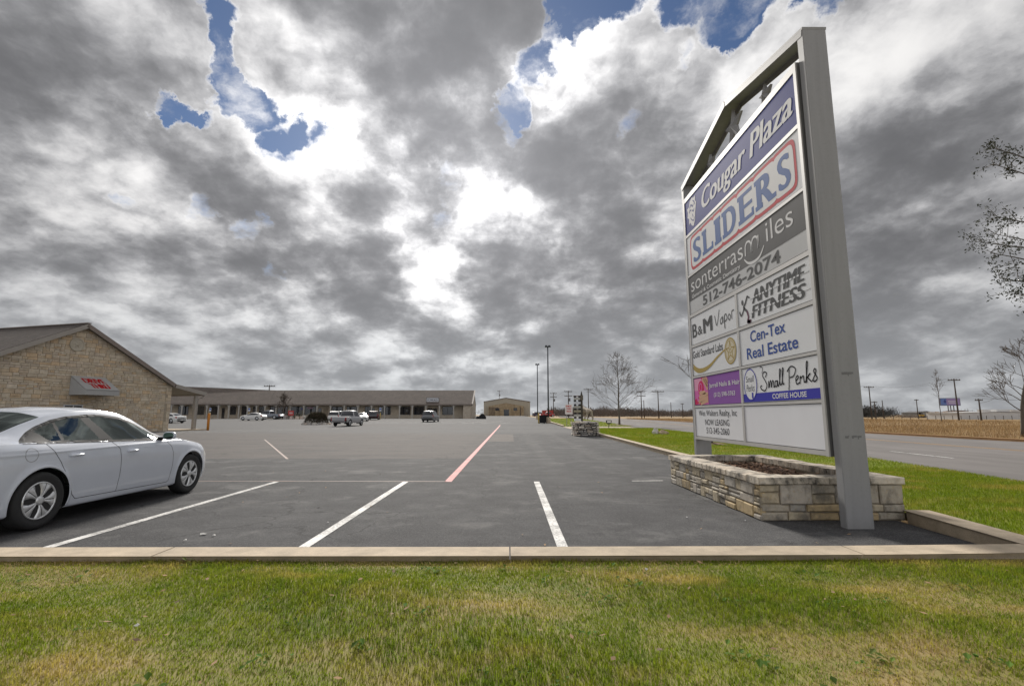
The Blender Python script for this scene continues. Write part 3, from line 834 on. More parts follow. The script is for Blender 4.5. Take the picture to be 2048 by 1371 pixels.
for k in range(220):
    if k < 110: y0 = rl.uniform(1.9, 4.5); x0 = rl.uniform(-1.1, 1.1) * (y0 + .4); z0 = lawn_h(x0, y0) + .035
    else: y0 = rl.choice((rl.uniform(4.7, 5.2), rl.uniform(5, 12))); x0 = rl.uniform(-6, 4.6); z0 = .012
    a = rl.uniform(0, 6.283); L = rl.uniform(.012, .03); u = Vector((math.cos(a), math.sin(a), rl.uniform(-.3, .3))) * L; w = Vector((-math.sin(a), math.cos(a), rl.uniform(-.4, .4))) * L * .45; o = Vector((x0, y0, z0)); n0 = len(V)
    V += [o - u, o + w, o + u, o - w]; F.append((n0, n0 + 1, n0 + 2, n0 + 3))
mb = MB(); mb.add(V, F); tag(mb.build('fallen_leaves', mat('dead_leaf', (.24, .15, .075), .9, rnd=.6)), kind='stuff')
M_SCRAP = mat('scrap_paper', (.6, .59, .56), .8)
for k, (px_, py_, s_) in enumerate(((-3.35, 5.72, .034), (-3.20, 5.66, .02), (-3.38, 5.45, .018), (-2.2, 6.3, .012), (2.25, 6.6, .016), (2.9, 6.4, .012), (-2.05, 2.95, .016), (1.05, 4.05, .014))):
    mb = MB(); k_ = 6; on = py_ > 4.6; zz = .012 if on else lawn_h(px_, py_) + .04
    V = [(px_ + s_ * rl.uniform(.6, 1.3) * math.cos(a), py_ + s_ * rl.uniform(.6, 1.2) * math.sin(a), zz + rl.uniform(-.004, .008)) for a in np.linspace(0, 5.24, k_)]
    mb.add(V + [(px_, py_, zz + .012)], [(j, (j + 1) % k_, k_) for j in range(k_)])
    o = mb.build('litter', M_SCRAP); tag(o, 'small white scrap of litter lying on the dark asphalt' if on else 'small white scrap of litter lying in the front grass', 'litter', 'scraps of litter on the asphalt' if on else 'scraps of litter in the grass')

# ================================================================== PYLON SIGN
def pylon_sign():
    t = thing('pylon_sign', 'tall grey steel pylon sign with gabled top and stacked tenant panels', 'sign', (4.04, 8.36, 0))
    inv = Vector((-4.04, -8.36, 0))

    def fin(mb, name, m, parent=t):
        mb.v = [tuple(Vector(p) + inv) for p in mb.v] if parent is t else mb.v
        return mb.build(name, m, parent)
    X0, X1 = 3.885, 4.20
    for (y0, y1) in ((5.98, 6.11), (10.60, 10.73)):
        mb = MB(); c = .008
        mb.prism([(X0 + c, y0), (X1 - c, y0), (X1, y0 + c), (X1, y1 - c), (X1 - c, y1), (X0 + c, y1), (X0, y1 - c), (X0, y0 + c)], (0, 0, 0), (1, 0, 0), (0, 1, 0), (0, 0, 1), 0.0, 6.385)
        fin(mb, 'post', M_STEEL)
    # gable channels: web with two flanges, open below
    ya, yb, ym, ze, za = 5.98, 10.73, 8.355, 6.40, 6.93
    for ri, (p, q) in enumerate((((ya, ze), (ym, za)), ((yb, ze), (ym, za)))):
        ex = .004 + .003 * ri
        d = Vector((0, q[0] - p[0], q[1] - p[1])); L = d.length; d.normalize(); n = Vector((0, -d.z, d.y))
        if n.z < 0: n = -n
        o = Vector((0, p[0], p[1]))
        mb = MB()
        mb.obox(o, (1, 0, 0), d, n, X0 - ex, X1 + ex, -.004 - ex, L - .002, -.03, .0 + ex)
        mb.obox(o, (1, 0, 0), d, n, X0 - ex, X0 + .012, .004 + ex, L - .002, -.11, -.031)
        mb.obox(o, (1, 0, 0), d, n, X1 - .012, X1 + ex, .02, L - .002, -.11, -.031)
        fin(mb, 'top_rail', M_STEEL)
    # steel stars in the gable
    for (yc, zc, r) in ((9.42, 6.30, .19), (8.36, 6.44, .34), (7.25, 6.30, .19)):
        pts = [(yc + (r if k % 2 == 0 else r * .40) * math.sin(k * math.pi / 5), zc + (r if k % 2 == 0 else r * .40) * math.cos(k * math.pi / 5)) for k in range(10)]
        mb = MB(); V = [(4.02, a, b) for a, b in pts] + [(4.06, a, b) for a, b in pts] + [(3.97, yc, zc), (4.11, yc, zc)]
        F = [(i, (i + 1) % 10, 20) for i in range(10)] + [(10 + (i + 1) % 10, 10 + i, 21) for i in range(10)] + [(i, 10 + i, 10 + (i + 1) % 10, (i + 1) % 10) for i in range(10)]
        mb.add(V, F); fin(mb, 'star', M_STEEL)
    mb = MB(); mb.box(3.872, 4.03, 6.15, 10.575, .80, 6.02); fin(mb, 'cabinet', M_STEEL_D)
    mb = MB(); mb.box(3.93, 4.15, 6.11, 10.60, 6.02, 6.075); fin(mb, 'cabinet_rail', M_TRIMW)
    # retainers between the panels
    zs = [(.80, .865), (1.44, 1.49), (2.05, 2.10), (2.69, 2.75), (3.335, 3.41), (4.215, 4.27), (5.10, 5.17), (5.905, 6.02)]
    M_RET = mat('panel_retainer', (.42, .41, .395), .5, var=.1, scale=4)
    for z0, z1 in zs:
        mb = MB(); mb.box(3.855, 3.872, 6.216, 10.51, z0 + .006, z1 - .004); fin(mb, 'retainer', M_RET)
    for y0, y1 in ((6.15, 6.212), (10.514, 10.575)):
        mb = MB(); mb.box(3.853, 3.872, y0, y1, .80, 6.02); fin(mb, 'retainer', M_RET)
    for a, b in ((.865, 1.44), (1.49, 2.05), (2.10, 2.69), (2.75, 3.335)):
        mb = MB(); mb.box(3.855, 3.872, 8.305, 8.375, a, b); fin(mb, 'retainer', M_RET)
    W = 10.5

    def panel(u0, u1, z0, z1, col, lab, d=.866):
        m = mat('panel_' + lab.split()[0] + str(round(z0 * 100)) + str(round(u0 * 10)), col, .6, var=.05, scale=1.3, spec=.03)
        mb = MB(); mb.box(3.864, 3.872, W - u1, W - u0, z0 + .008, z1 - .006)
        o = fin(mb, 'sign_panel', m); o['label'] = lab
        pr = Print(Vector((3.864, W - u0, z0)) + inv, (0, -1, 0), (0, 0, 1), (-1, 0, 0))
        return o, pr, u1 - u0, z1 - z0
    P_WHITE = (.64, .65, .665)
    K = lambda n, c: mat('print_' + n, c, .6, spec=.03)
    navy, white, red, blue, dgrey, black = K('navy', (.035, .045, .19)), K('white', (.62, .62, .62)), K('red', (.44, .045, .06)), K('blue', (.07, .125, .30)), K('dgrey', (.085, .087, .09)), K('black', (.025, .025, .03))
    # title panel
    o, p, w, h = panel(0, 4.285, 5.17, 5.905, (.028, .04, .20), 'navy title panel with white slanted lettering and a big-cat head')
    p.text(white, 'Cougar Plaza', .93, 4.20, .075, .60, bold=.032, shear=.22)
    hx = [(.62, .66), (.60, .56), (.66, .50), (.62, .42), (.57, .30), (.55, .17), (.46, .06), (.36, .10), (.27, .20), (.20, .16), (.22, .30), (.13, .36), (.17, .46), (.12, .55), (.25, .56), (.30, .66), (.42, .70), (.50, .66)]
    p.poly(white, hx[::-1], .002)
    nv = K('panel_navy', (.028, .04, .20))
    for pts, ww in (([(.27, .52), (.36, .56), (.44, .50), (.50, .53)], .035), ([(.40, .44), (.47, .38), (.53, .42)], .03), ([(.24, .42), (.30, .47), (.36, .42)], .03), ([(.30, .30), (.38, .22), (.47, .18), (.53, .24)], .022), ([(.46, .62), (.53, .57), (.58, .48)], .03), ([(.42, .34), (.45, .26)], .025)):
        p.stroke(nv, pts, ww, .004, taper=True)
    p.build(o)
    # second panel: slab letters in a red cloud outline
    o, p, w, h = panel(0, 4.285, 4.27, 5.10, P_WHITE, 'white panel with blue slab letters inside a red outline')
    let, cells = 'SLIDERS', [(.34, .88), (.94, 1.42), (1.48, 1.75), (1.82, 2.38), (2.45, 2.97), (3.03, 3.60), (3.66, 4.02)]
    cells = [(a * 1.0, b * 1.0) for a, b in [(.32, .80), (.87, 1.38), (1.46, 1.74), (1.82, 2.38), (2.46, 2.98), (3.05, 3.62), (3.68, 4.06)]]
    v0, v1 = .17, .66
    for c, (a, b) in zip(let, cells):
        for m, g, dd in ((red, .125, .002), (white, .07, .003)):
            k = 14
            pts = []
            for i in range(k * 4):
                an = 2 * math.pi * i / (k * 4); cx, cz = (a + b) / 2, (v0 + v1) / 2
                ca, sa = math.cos(an), math.sin(an)
                pts.append((cx + math.copysign(abs(ca) ** .35, ca) * ((b - a) / 2 + g), cz + math.copysign(abs(sa) ** .35, sa) * ((v1 - v0) / 2 + g)))
            p.poly(m, pts, dd + .00012 * cells.index((a, b)))
        p.text(blue, c, a + .03, b - .02, v0, v1, bold=.06, d=.004)
        if c in 'LIDER':
            sw = .16
            for vv in (v0, v1 - .075):
                if c == 'I': p.rect(blue, a - .01, b + .01, vv, vv + .075, .0045)
                else: p.rect(blue, a - .02, a + sw + .05, vv, vv + .075, .0045)
            if c == 'R': p.rect(blue, b - .16, b + .03, v0, v0 + .075, .0045)
            if c in 'EL': p.rect(blue, b - .075, b, v0, v0 + .135, .0045)
    p.build(o)
    # dentist panel
    o, p, w, h = panel(0, 4.285, 3.41, 4.215, (.46, .465, .47), 'panel with grey band thin white letters and dark phone number')
    p.rect(mat('print_gradient_grey', (.085, .086, .088), .6, col2=(.12, .12, .122), scale=.8, spec=.03), .01, 4.27, .285, .80, .002)
    p.text(white, 'sonterras', .14, 2.52, .46, .69, bold=-.006, d=.004); p.text(white, 'iles', 3.28, 4.0, .46, .77, bold=-.006, d=.004)
    for a in (2.60, 2.82, 3.04): p.stroke(white, [(a, .46), (a + .01, .60), (a + .06, .665), (a + .14, .665), (a + .2, .61), (a + .21, .46)][:6] if a < 3 else [(a, .46), (a, .66)], .035, .004)
    p.stroke(white, [(2.55, .42), (2.68, .32), (2.87, .285), (3.06, .32), (3.2, .44)], .045, .004, taper=True)
    p.text(white, 'General & Cosmetic Dentistry', .16, 2.40, .30, .40, bold=.012, d=.004)
    p.text(dgrey, '512-746-2074', .72, 3.62, .045, .245, bold=.02, d=.003)
    p.build(o)
    # two-column rows
    o, p, w, h = panel(0, 2.125, 2.75, 3.335, P_WHITE, 'white panel with dark initials and a handwritten word')
    p.text(dgrey, 'B', .07, .33, .15, .43, bold=.05); p.text(dgrey, '&', .37, .62, .16, .34, bold=.01); p.text(dgrey, 'M', .66, 1.12, .15, .44, bold=.05)
    for pts in ([(1.24, .40), (1.32, .20), (1.46, .47)], [(1.56, .31), (1.49, .27), (1.49, .20), (1.57, .22), (1.59, .32), (1.60, .20)], [(1.66, .33), (1.66, .08), (1.66, .30), (1.74, .33), (1.76, .24), (1.67, .21)], [(1.86, .31), (1.81, .26), (1.86, .20), (1.91, .26), (1.86, .31)], [(1.96, .20), (1.96, .31), (1.99, .34), (2.06, .34)]):
        p.stroke(dgrey, pts, .022, .003)
    p.build(o)
    o, p, w, h = panel(2.20, 4.285, 2.75, 3.335, P_WHITE, 'white panel with slanted grey block letters and a running figure')
    p.text(dgrey, 'ANYTIME', .50, 1.98, .30, .51, bold=.035, shear=.22, space=1.02); p.text(dgrey, 'FITNESS', .46, 1.96, .07, .265, bold=.035, shear=.22, space=1.02)
    wc = K('panel_white', P_WHITE)
    for z in (.385, .155): p.rect(wc, .42, 2.04, z, z + .022, .004)
    plum = K('plum', (.13, .06, .09))
    p.stroke(dgrey, [(.36, .46), (.28, .36), (.22, .30), (.32, .22)], .045); p.stroke(dgrey, [(.36, .46), (.44, .41)], .03); p.stroke(dgrey, [(.24, .30), (.12, .18), (.06, .26)], .035); p.stroke(plum, [(.32, .22), (.36, .12), (.33, .05), (.42, .03)], .05)
    p.ring(dgrey, .18, .39, .035, .045, .02, fill=True); p.poly(plum, [(.30, .02), (.44, .01), (.45, .06), (.36, .08), (.30, .06)]); p.build(o)
    o, p, w, h = panel(0, 2.125, 2.10, 2.69, P_WHITE, 'white panel with gold swoosh and round gold star badge')
    gold = K('gold', (.36, .27, .09)); pale = K('pale_gold', (.54, .49, .37))
    p.text(black, 'Gold Standard Labs', .03, 1.52, .365, .515, bold=.004)
    sw = [(.02, .20), (.25, .105), (.55, .085), (.9, .14), (1.25, .26), (1.60, .36)]
    V = []
    q = spline2(sw)
    for i, (a, b) in enumerate(q): ww = .05 * (1 - i / len(q)) + .012; V += [(a, b - ww), (a, b + ww)]
    p.add(gold, V, [(2 * i, 2 * i + 2, 2 * i + 3, 2 * i + 1) for i in range(len(q) - 1)], .003)
    p.ring(pale, 1.82, .31, .235, .235, .1, .0034, fill=True); p.ring(gold, 1.82, .31, .235, .235, .028, .004); p.ring(gold, 1.82, .31, .19, .19, .012, .004)
    st = [(1.82 + (.17 if k % 2 == 0 else .07) * math.sin(k * math.pi / 5), .31 + (.17 if k % 2 == 0 else .07) * math.cos(k * math.pi / 5)) for k in range(10)]
    for i in range(10): p.stroke(gold, [st[i], st[(i + 1) % 10]], .02, .0042, smooth=False)
    p.ring(gold, 1.82, .31, .045, .045, .015, .0042); p.build(o)
    o, p, w, h = panel(2.20, 4.285, 2.10, 2.69, P_WHITE, 'white panel with two lines of blue letters')
    b2 = K('blue_letters', (.045, .085, .28))
    p.text(b2, 'Cen-Tex', .37, 1.40, .345, .525, bold=.014); p.text(b2, 'Real Estate', .22, 1.68, .085, .265, bold=.014); p.build(o)
    o, p, w, h = panel(0, 2.125, 1.49, 2.05, (.235, .10, .33), 'purple panel with white letters beside a manicure picture')
    mag, pink, skin, rose = K('magenta', (.55, .14, .36)), K('pink', (.62, .30, .42)), K('skin', (.52, .33, .22)), K('rose', (.50, .03, .10))
    p.rect(mag, .015, .74, .015, .545, .002); p.rect(pink, .02, .40, .30, .54, .0024)
    p.ring(rose, .38, .34, .15, .15, .1, .003, fill=True); p.ring(mag, .36, .36, .08, .09, .03, .0034); p.poly(rose, [(.02, .02), (.20, .02), (.12, .14), (.02, .12)], .0028)
    for pts in ([(.72, .30), (.60, .42), (.46, .53)], [(.72, .37), (.64, .46), (.55, .54)], [(.73, .44), (.68, .50), (.63, .54)]): p.stroke(skin, pts, .075, .0036)
    for pts in ([(.72, .22), (.50, .20), (.26, .15)], [(.72, .16), (.46, .12), (.22, .06)], [(.72, .09), (.50, .06), (.32, .03)], [(.60, .25), (.42, .25), (.28, .24)]): p.stroke(skin, pts, .07, .0036)
    for c in ((.24, .15), (.20, .06), (.30, .03), (.26, .24), (.45, .54)): p.ring(rose, c[0], c[1], .03, .018, .02, .004, fill=True)
    p.text(white, 'Jarrell Nails & Hair', .80, 2.10, .30, .41, bold=.012, d=.003); p.text(white, '(512) 598-3763', 1.0, 1.90, .12, .225, bold=.010, d=.003); p.build(o)
    o, p, w, h = panel(2.20, 4.285, 1.49, 2.05, P_WHITE, 'white panel with black script and a blue band below')
    bb = K('blue_band', (.055, .055, .34))
    p.rect(bb, .012, 2.07, .012, .145, .002); p.text(white, 'COFFEE HOUSE', .92, 1.78, .042, .115, bold=.02, d=.003)
    p.ring(wc, .27, .29, .215, .255, .1, .003, fill=True); p.ring(bb, .27, .29, .215, .255, .018, .004, n=48)

    def script(m, ox, oy, sx, sy, ww, d):
        G = [[(.18, .78), (.24, .93), (.14, .98), (.07, .86), (.16, .66), (.22, .46), (.13, .28), (.0, .34), (-.04, .44), (.02, .48)],
             [(.28, .36), (.30, .62), (.31, .40), (.36, .62), (.39, .56), (.39, .38), (.44, .60), (.48, .58), (.48, .38), (.52, .42)],
             [(.62, .58), (.55, .58), (.53, .42), (.59, .40), (.63, .60), (.63, .40), (.68, .46)],
             [(.68, .44), (.76, .92), (.73, .98), (.71, .74), (.72, .44), (.77, .46)], [(.77, .44), (.86, .94), (.83, 1.0), (.81, .76), (.81, .46), (.86, .48)]]
        H = [[(1.06, .98), (1.02, .40), (1.0, .22)], [(.98, .86), (1.12, 1.02), (1.26, .92), (1.20, .70), (1.06, .64)],
             [(1.24, .50), (1.33, .60), (1.31, .68), (1.25, .58), (1.27, .40), (1.36, .44)], [(1.37, .40), (1.40, .64), (1.41, .58), (1.49, .64), (1.50, .44), (1.54, .46)],
             [(1.55, .40), (1.64, 1.04), (1.60, 1.0), (1.58, .42)], [(1.58, .54), (1.70, .70), (1.62, .58), (1.72, .42)], [(1.74, .44), (1.86, .72), (1.84, .82), (1.80, .74), (1.88, .52), (1.80, .42), (1.76, .48)]]
        for g in G + H: p.stroke(m, [(ox + a * sx, oy + b * sy) for a, b in g], ww, d)
    script(black, .62, .06, .75, .40, .02, .003)
    dg = K('charcoal', (.06, .06, .07))
    # the small lettering in the oval, two lines
    for (a, b, wd_) in ((.33, .43, 'Small'), (.18, .29, 'Perks')): p.text(dg, wd_, .13, .40, a, b, bold=-.004, shear=.25, d=.0045)
    p.rect(bb, .30, .35, .07, .16, .0046)
    p.stroke(dg, [(.66, .44), (.69, .50), (.65, .545), (.61, .53)], .014, .003)
    p.build(o)
    o, p, w, h = panel(0, 2.125, .865, 1.44, (.66, .665, .68), 'white leasing panel with three lines of black text')
    p.text(black, 'Wes Walters Realty, Inc', .20, 1.92, .38, .525, bold=.0, d=.003); p.text(black, 'NOW LEASING', .50, 1.60, .24, .35, d=.003); p.text(black, '512-345-2060', .55, 1.58, .08, .195, d=.003); p.build(o)
    panel(2.20, 4.285, .865, 1.44, (.66, .665, .69), 'blank white bottom panel')
    # scuffs on the near post
    p = Print(Vector((X0, 5.98, 0)) + inv, (1, 0, 0), (0, 0, 1), (0, -1, 0))
    sc = K('scuff', (.17, .17, .172))
    rr = random.Random(3)
    for z in (1.78, 1.03):
        for k in range(9): a = rr.uniform(.05, .24); p.rect(sc, a, a + rr.uniform(.01, .05), z + rr.uniform(-.02, .02), z + rr.uniform(.022, .03), .0008 + k * .0002)
    p.build(t, 'scuff_mark')


pylon_sign()


# ================================================================== STONE PLANTER
def planter():
    X0, X1, Y0, Y1, Hh = 3.12, 4.90, 6.42, 9.95, .44
    t = thing('stone_planter', 'long mulch filled limestone planter under the tall pylon sign', 'planter', (4.0, 8.2, 0))
    off = Vector((-4.0, -8.2, 0)); rng = random.Random(21)
    T = .27
    mb = MB()
    for b in ((X0 + .03, X1 - .03, Y0 + .03, Y0 + T), (X0 + .03, X1 - .03, Y1 - T, Y1 - .03), (X0 + .03, X0 + T, Y0 + T, Y1 - T), (X1 - T, X1 - .03, Y0 + T, Y1 - T)):
        mb.box(b[0] + off.x, b[1] + off.x, b[2] + off.y, b[3] + off.y, -.03, Hh - .002)
    mb.build('wall_core', M_MORTAR, t)
    faces = [((X0, Y0, 0), (1, 0, 0), (0, -1, 0), X1 - X0), ((X0, Y1, 0), (0, -1, 0), (-1, 0, 0), Y1 - Y0), ((X1, Y0, 0), (0, 1, 0), (1, 0, 0), Y1 - Y0), ((X1, Y1, 0), (-1, 0, 0), (0, 1, 0), X1 - X0)]
    for k, (o, u, n, Wd) in enumerate(faces):
        rects = ashlar(Wd, Hh, rng, (.085, .20), (.14, .42), .38)
        polys = [[(a, b), (c, b), (c, d), (a, d)] for a, b, c, d in rects]
        if k > 1: polys = [q for q in polys]
        stones(polys, t, M_PLANT, (Vector(o) + off, u, (0, 0, 1), n), rng, gap=.011, d=(-.006, .02), ch=.014, rough=.006, back=-.06)
    # inner faces
    mb = MB()
    # caps
    def caps(o, u, n, Wd, dep):
        s = -.035
        while s < Wd + .03:
            w = rng.choice([rng.uniform(.10, .22), rng.uniform(.2, .46)]); e = min(Wd + .035, s + w)
            if Wd + .035 - e < .08: e = Wd + .035
            mb = MB(); j = rng.uniform(-.012, .012)
            mb.prism([(s + .006, Hh), (e - .006, Hh), (e - .006, Hh + .088 + j * .4), (s + .006, Hh + .088 + j * .3)], Vector(o) + off, u, (0, 0, 1), n, -dep, .035 + j, .012, back=True)
            mb.build('cap_stone', M_CAP, t); s = e
    caps((X0, Y0, 0), (1, 0, 0), (0, -1, 0), X1 - X0, .29)
    caps((X0, Y1 - .30, 0), (0, -1, 0), (-1, 0, 0), Y1 - Y0 - .60, .29)
    caps((X1, Y0 + .30, 0), (0, 1, 0), (1, 0, 0), Y1 - Y0 - .60, .29)
    caps((X1, Y1, 0), (-1, 0, 0), (0, 1, 0), X1 - X0, .29)
    # mulch
    mb = MB(); nx, ny = 26, 52; V = []
    for j in range(ny + 1):
        for i in range(nx + 1):
            x = X0 + .26 + (X1 - X0 - .52) * i / nx; y = Y0 + .26 + (Y1 - Y0 - .52) * j / ny
            V.append((x + off.x, y + off.y, .385 + .025 * math.sin(x * 5 + y * 2) * math.sin(y * 3.1) + rng.uniform(-.012, .014)))
    mb.add(V, [(j * (nx + 1) + i, j * (nx + 1) + i + 1, (j + 1) * (nx + 1) + i + 1, (j + 1) * (nx + 1) + i) for j in range(ny) for i in range(nx)], True)
    tag(mb.build('mulch', M_MULCH, t), kind='stuff')
    mb = MB()
    for k in range(1500):
        x, y = rng.uniform(X0 + .28, X1 - .28), rng.uniform(Y0 + .28, Y1 - .28); a = rng.uniform(0, 6.28); L = rng.uniform(.02, .07)
        u = Vector((math.cos(a), math.sin(a), rng.uniform(-.5, .5))).normalized(); v = Vector((-math.sin(a), math.cos(a), rng.uniform(-.4, .4))) * L * .3
        o = Vector((x + off.x, y + off.y, .405 + rng.uniform(-.01, .03)))
        mb.poly([o - v, o + u * L - v * .6, o + u * L + v * .6, o + v])
    tag(mb.build('mulch_chips', mat('mulch_chip', (.22, .13, .08), .95, rnd=.75), t), kind='stuff')


planter()


# ================================================================== PEDESTAL WITH STATUE AND DIRECTORY
def pedestal():
    X0, X1, Y0, Y1, Hh = 3.98, 5.50, 31.2, 32.9, .86
    t = thing('stone_pedestal', 'dry stacked flagstone block at the edge of the lot carrying a statue', 'pedestal', (4.74, 32, 0))
    off = Vector((-4.74, -32, 0)); rng = random.Random(5)
    mb = MB(); mb.box(X0 + .08 + off.x, X1 - .08 + off.x, Y0 + .08 + off.y, Y1 - .08 + off.y, -.02, Hh - .03); mb.build('wall_core', mat('dark_joint', (.02, .019, .018), .95), t)
    for (o, u, n, Wd) in (((X0, Y0, 0), (1, 0, 0), (0, -1, 0), X1 - X0), ((X0, Y1, 0), (0, -1, 0), (-1, 0, 0), Y1 - Y0), ((X1, Y0, 0), (0, 1, 0), (1, 0, 0), Y1 - Y0)):
        rects = ashlar(Wd, Hh, rng, (.05, .15), (.13, .48), .45)
        polys = []
        for a, b, c, d in rects:
            j = lambda: rng.uniform(-.018, .018)
            polys.append([(a + j(), b + j()), (c + j(), b + j()), (c + j(), d + j()), (a + j(), d + j())])
        stones(polys, t, M_FLAG, (Vector(o) + off, u, (0, 0, 1), n), rng, gap=.05, d=(-.05, .07), ch=.018, back=-.14, rough=.010)
    for k in range(9):   # loose top slabs
        x, y = rng.uniform(X0 + .1, X1 - .6), rng.uniform(Y0 + .05, Y1 - .6); mb = MB()
        mb.prism([(x, y), (x + rng.uniform(.4, .6), y + rng.uniform(-.05, .05)), (x + rng.uniform(.4, .6), y + rng.uniform(.4, .55)), (x + rng.uniform(-.05, .1), y + .5)], off, (1, 0, 0), (0, 1, 0), (0, 0, 1), Hh - .06 + k * .004, Hh + rng.uniform(.0, .07), .015); mb.build('slab', M_FLAG, t)
    # directory: post with hanging boards
    px, py = 4.52, 31.75
    d = thing('directory_sign', 'narrow rack of weathered name boards on a dark post beside the statue', 'sign', (px, py, Hh))
    M_DP = mat('dark_timber', (.055, .048, .035), .9, var=.3, scale=5, stretch=(5, 5, 1))
    mb = MB(); mb.box(-.06, .06, -.06, .06, -.03, 1.62); mb.build('post', M_DP, d)
    mb = MB(); mb.box(-.09, .09, -.09, .09, 1.36, 1.66); mb.build('post_cap', mat('tan_timber', (.12, .10, .075), .9), d)
    mb = MB(); mb.lathe([(.05, 1.66), (.07, 1.72), (.03, 1.78), (.045, 1.82), (.005, 1.92)], n=10); mb.build('finial', M_DP, d)
    for xx in (-.42, -.14):
        mb = MB(); mb.box(xx - .018, xx + .018, -.02, .02, .05, 1.62); mb.build('hanger', M_STEEL_D, d)
    cols = [(.60, .60, .62), (.40, .39, .35), (.30, .27, .19), (.34, .33, .29), (.55, .56, .60), (.42, .41, .38), (.34, .27, .24)]
    for k in range(6):
        z0 = .06 + k * .262
        mb = MB(); mb.box(-.50, -.065, -.035, -.021, z0, z0 + .15); mb.build('name_board', mat('board_%d' % k, cols[k], .7, var=.1), d)
    for k in range(6):
        for xx in (-.42, -.14):
            mb = MB(); mb.box(xx - .075, xx + .075, -.05, .03, .215 + k * .262, .318 + k * .262); mb.build('bracket', M_BLACK, d)
    mb = MB(); mb.box(-.52, -.06, -.05, .05, 1.57, 1.64); mb.build('top_board', mat('board_t', cols[6], .8), d)
    # cougar statue, seen from behind
    M_STAT = mat('cast_stone', (.34, .29, .225), .9, var=.25, scale=7, bump=.4, bscale=30)
    J = {'hip': ((0, 0, .62), .155), 'belly': ((0, .38, .60), .135), 'chest': ((0, .74, .64), .16), 'neck': ((0, .95, .76), .105), 'head': ((0, 1.12, .86), .11), 'nose': ((0, 1.28, .81), .055),
         't1': ((0, -.16, .58), .04), 't2': ((.03, -.24, .36), .03), 't3': ((.04, -.22, .16), .028),
         'lh': ((-.12, .02, .50), .10), 'lk': ((-.14, .10, .36), .07), 'lc': ((-.14, -.03, .20), .042), 'lp': ((-.14, .0, .03), .05), 'rh': ((.12, -.03, .50), .10), 'rk': ((.14, .02, .36), .07), 'rc': ((.14, -.14, .20), .042), 'rp': ((.14, -.10, .03), .05),
         'ls': ((-.11, .72, .50), .085), 'le': ((-.12, .70, .30), .05), 'lf': ((-.12, .76, .03), .05), 'rs': ((.11, .76, .50), .085), 're': ((.12, .82, .30), .05), 'rf': ((.12, .90, .03), .05),
         'e1': ((-.07, 1.08, .965), .03), 'e2': ((.07, 1.08, .965), .03)}
    E = [('hip', 'belly'), ('belly', 'chest'), ('chest', 'neck'), ('neck', 'head'), ('head', 'nose'), ('hip', 't1'), ('t1', 't2'), ('t2', 't3'), ('hip', 'lh'), ('lh', 'lk'), ('lk', 'lc'), ('lc', 'lp'), ('hip', 'rh'), ('rh', 'rk'), ('rk', 'rc'), ('rc', 'rp'), ('chest', 'ls'), ('ls', 'le'), ('le', 'lf'), ('chest', 'rs'), ('rs', 're'), ('re', 'rf'), ('head', 'e1'), ('head', 'e2')]
    s = skinned('big_cat_statue', J, E, 'hip', M_STAT, 1.06)
    s.location = (4.99, 31.62, Hh + .07); s.rotation_euler = (0, 0, rad(18))
    tag(s, 'pale cast stone statue of a standing big cat seen from behind', 'statue')


def skinned(name, J, E, root, m, k=1.0, parent=None):
    keys = list(J); me = bpy.data.meshes.new(name)
    me.from_pydata([tuple(c * k for c in J[q][0]) for q in keys], [(keys.index(a), keys.index(b)) for a, b in E], [])
    o = bpy.data.objects.new(name, me); COL.objects.link(o)
    sk = o.modifiers.new('skin', 'SKIN'); sk.use_smooth_shade = True
    for i, q in enumerate(keys):
        r = J[q][1] * k; me.skin_vertices[0].data[i].radius = (r, r); me.skin_vertices[0].data[i].use_root = (q == root)
    sb = o.modifiers.new('sub', 'SUBSURF'); sb.levels = 2; sb.render_levels = 2
    bpy.context.view_layer.update()
    nm = bpy.data.meshes.new_from_object(o.evaluated_get(bpy.context.evaluated_depsgraph_get()))
    bpy.data.objects.remove(o)
    return link(name, nm, parent, m)




pedestal()


# ================================================================== VEHICLES
def conv_sdf(poly, X, Z):
    """signed distance (max of half planes) to a convex polygon, negative inside"""
    k = len(poly); A = sum(poly[i][0] * poly[(i + 1) % k][1] - poly[(i + 1) % k][0] * poly[i][1] for i in range(k))
    P = poly if A > 0 else poly[::-1]; s = np.full(np.shape(X), -1e9)
    for i in range(k):
        a, b = P[i], P[(i + 1) % k]; dx, dz = b[0] - a[0], b[1] - a[1]; L = math.hypot(dx, dz)
        s = np.maximum(s, ((X - a[0]) * dz - (Z - a[1]) * dx) / L)
    return s


def inside(poly, X, Z):
    r = np.zeros(np.shape(X), bool)
    for i in range(len(poly)):
        a, b = poly[i], poly[i - 1]
        c = (a[1] > Z) != (b[1] > Z)
        r ^= c & (X < (b[0] - a[0]) * (Z - a[1]) / ((b[1] - a[1]) or 1e-9) + a[0])
    return r


def seg_dist(pts, X, Z):
    d = np.full(np.shape(X), 9.)
    for a, b in zip(pts, pts[1:]):
        vx, vz = b[0] - a[0], b[1] - a[1]; t = np.clip(((X - a[0]) * vx + (Z - a[1]) * vz) / (vx * vx + vz * vz), 0, 1)
        d = np.minimum(d, np.hypot(X - a[0] - t * vx, Z - a[1] - t * vz))
    return d


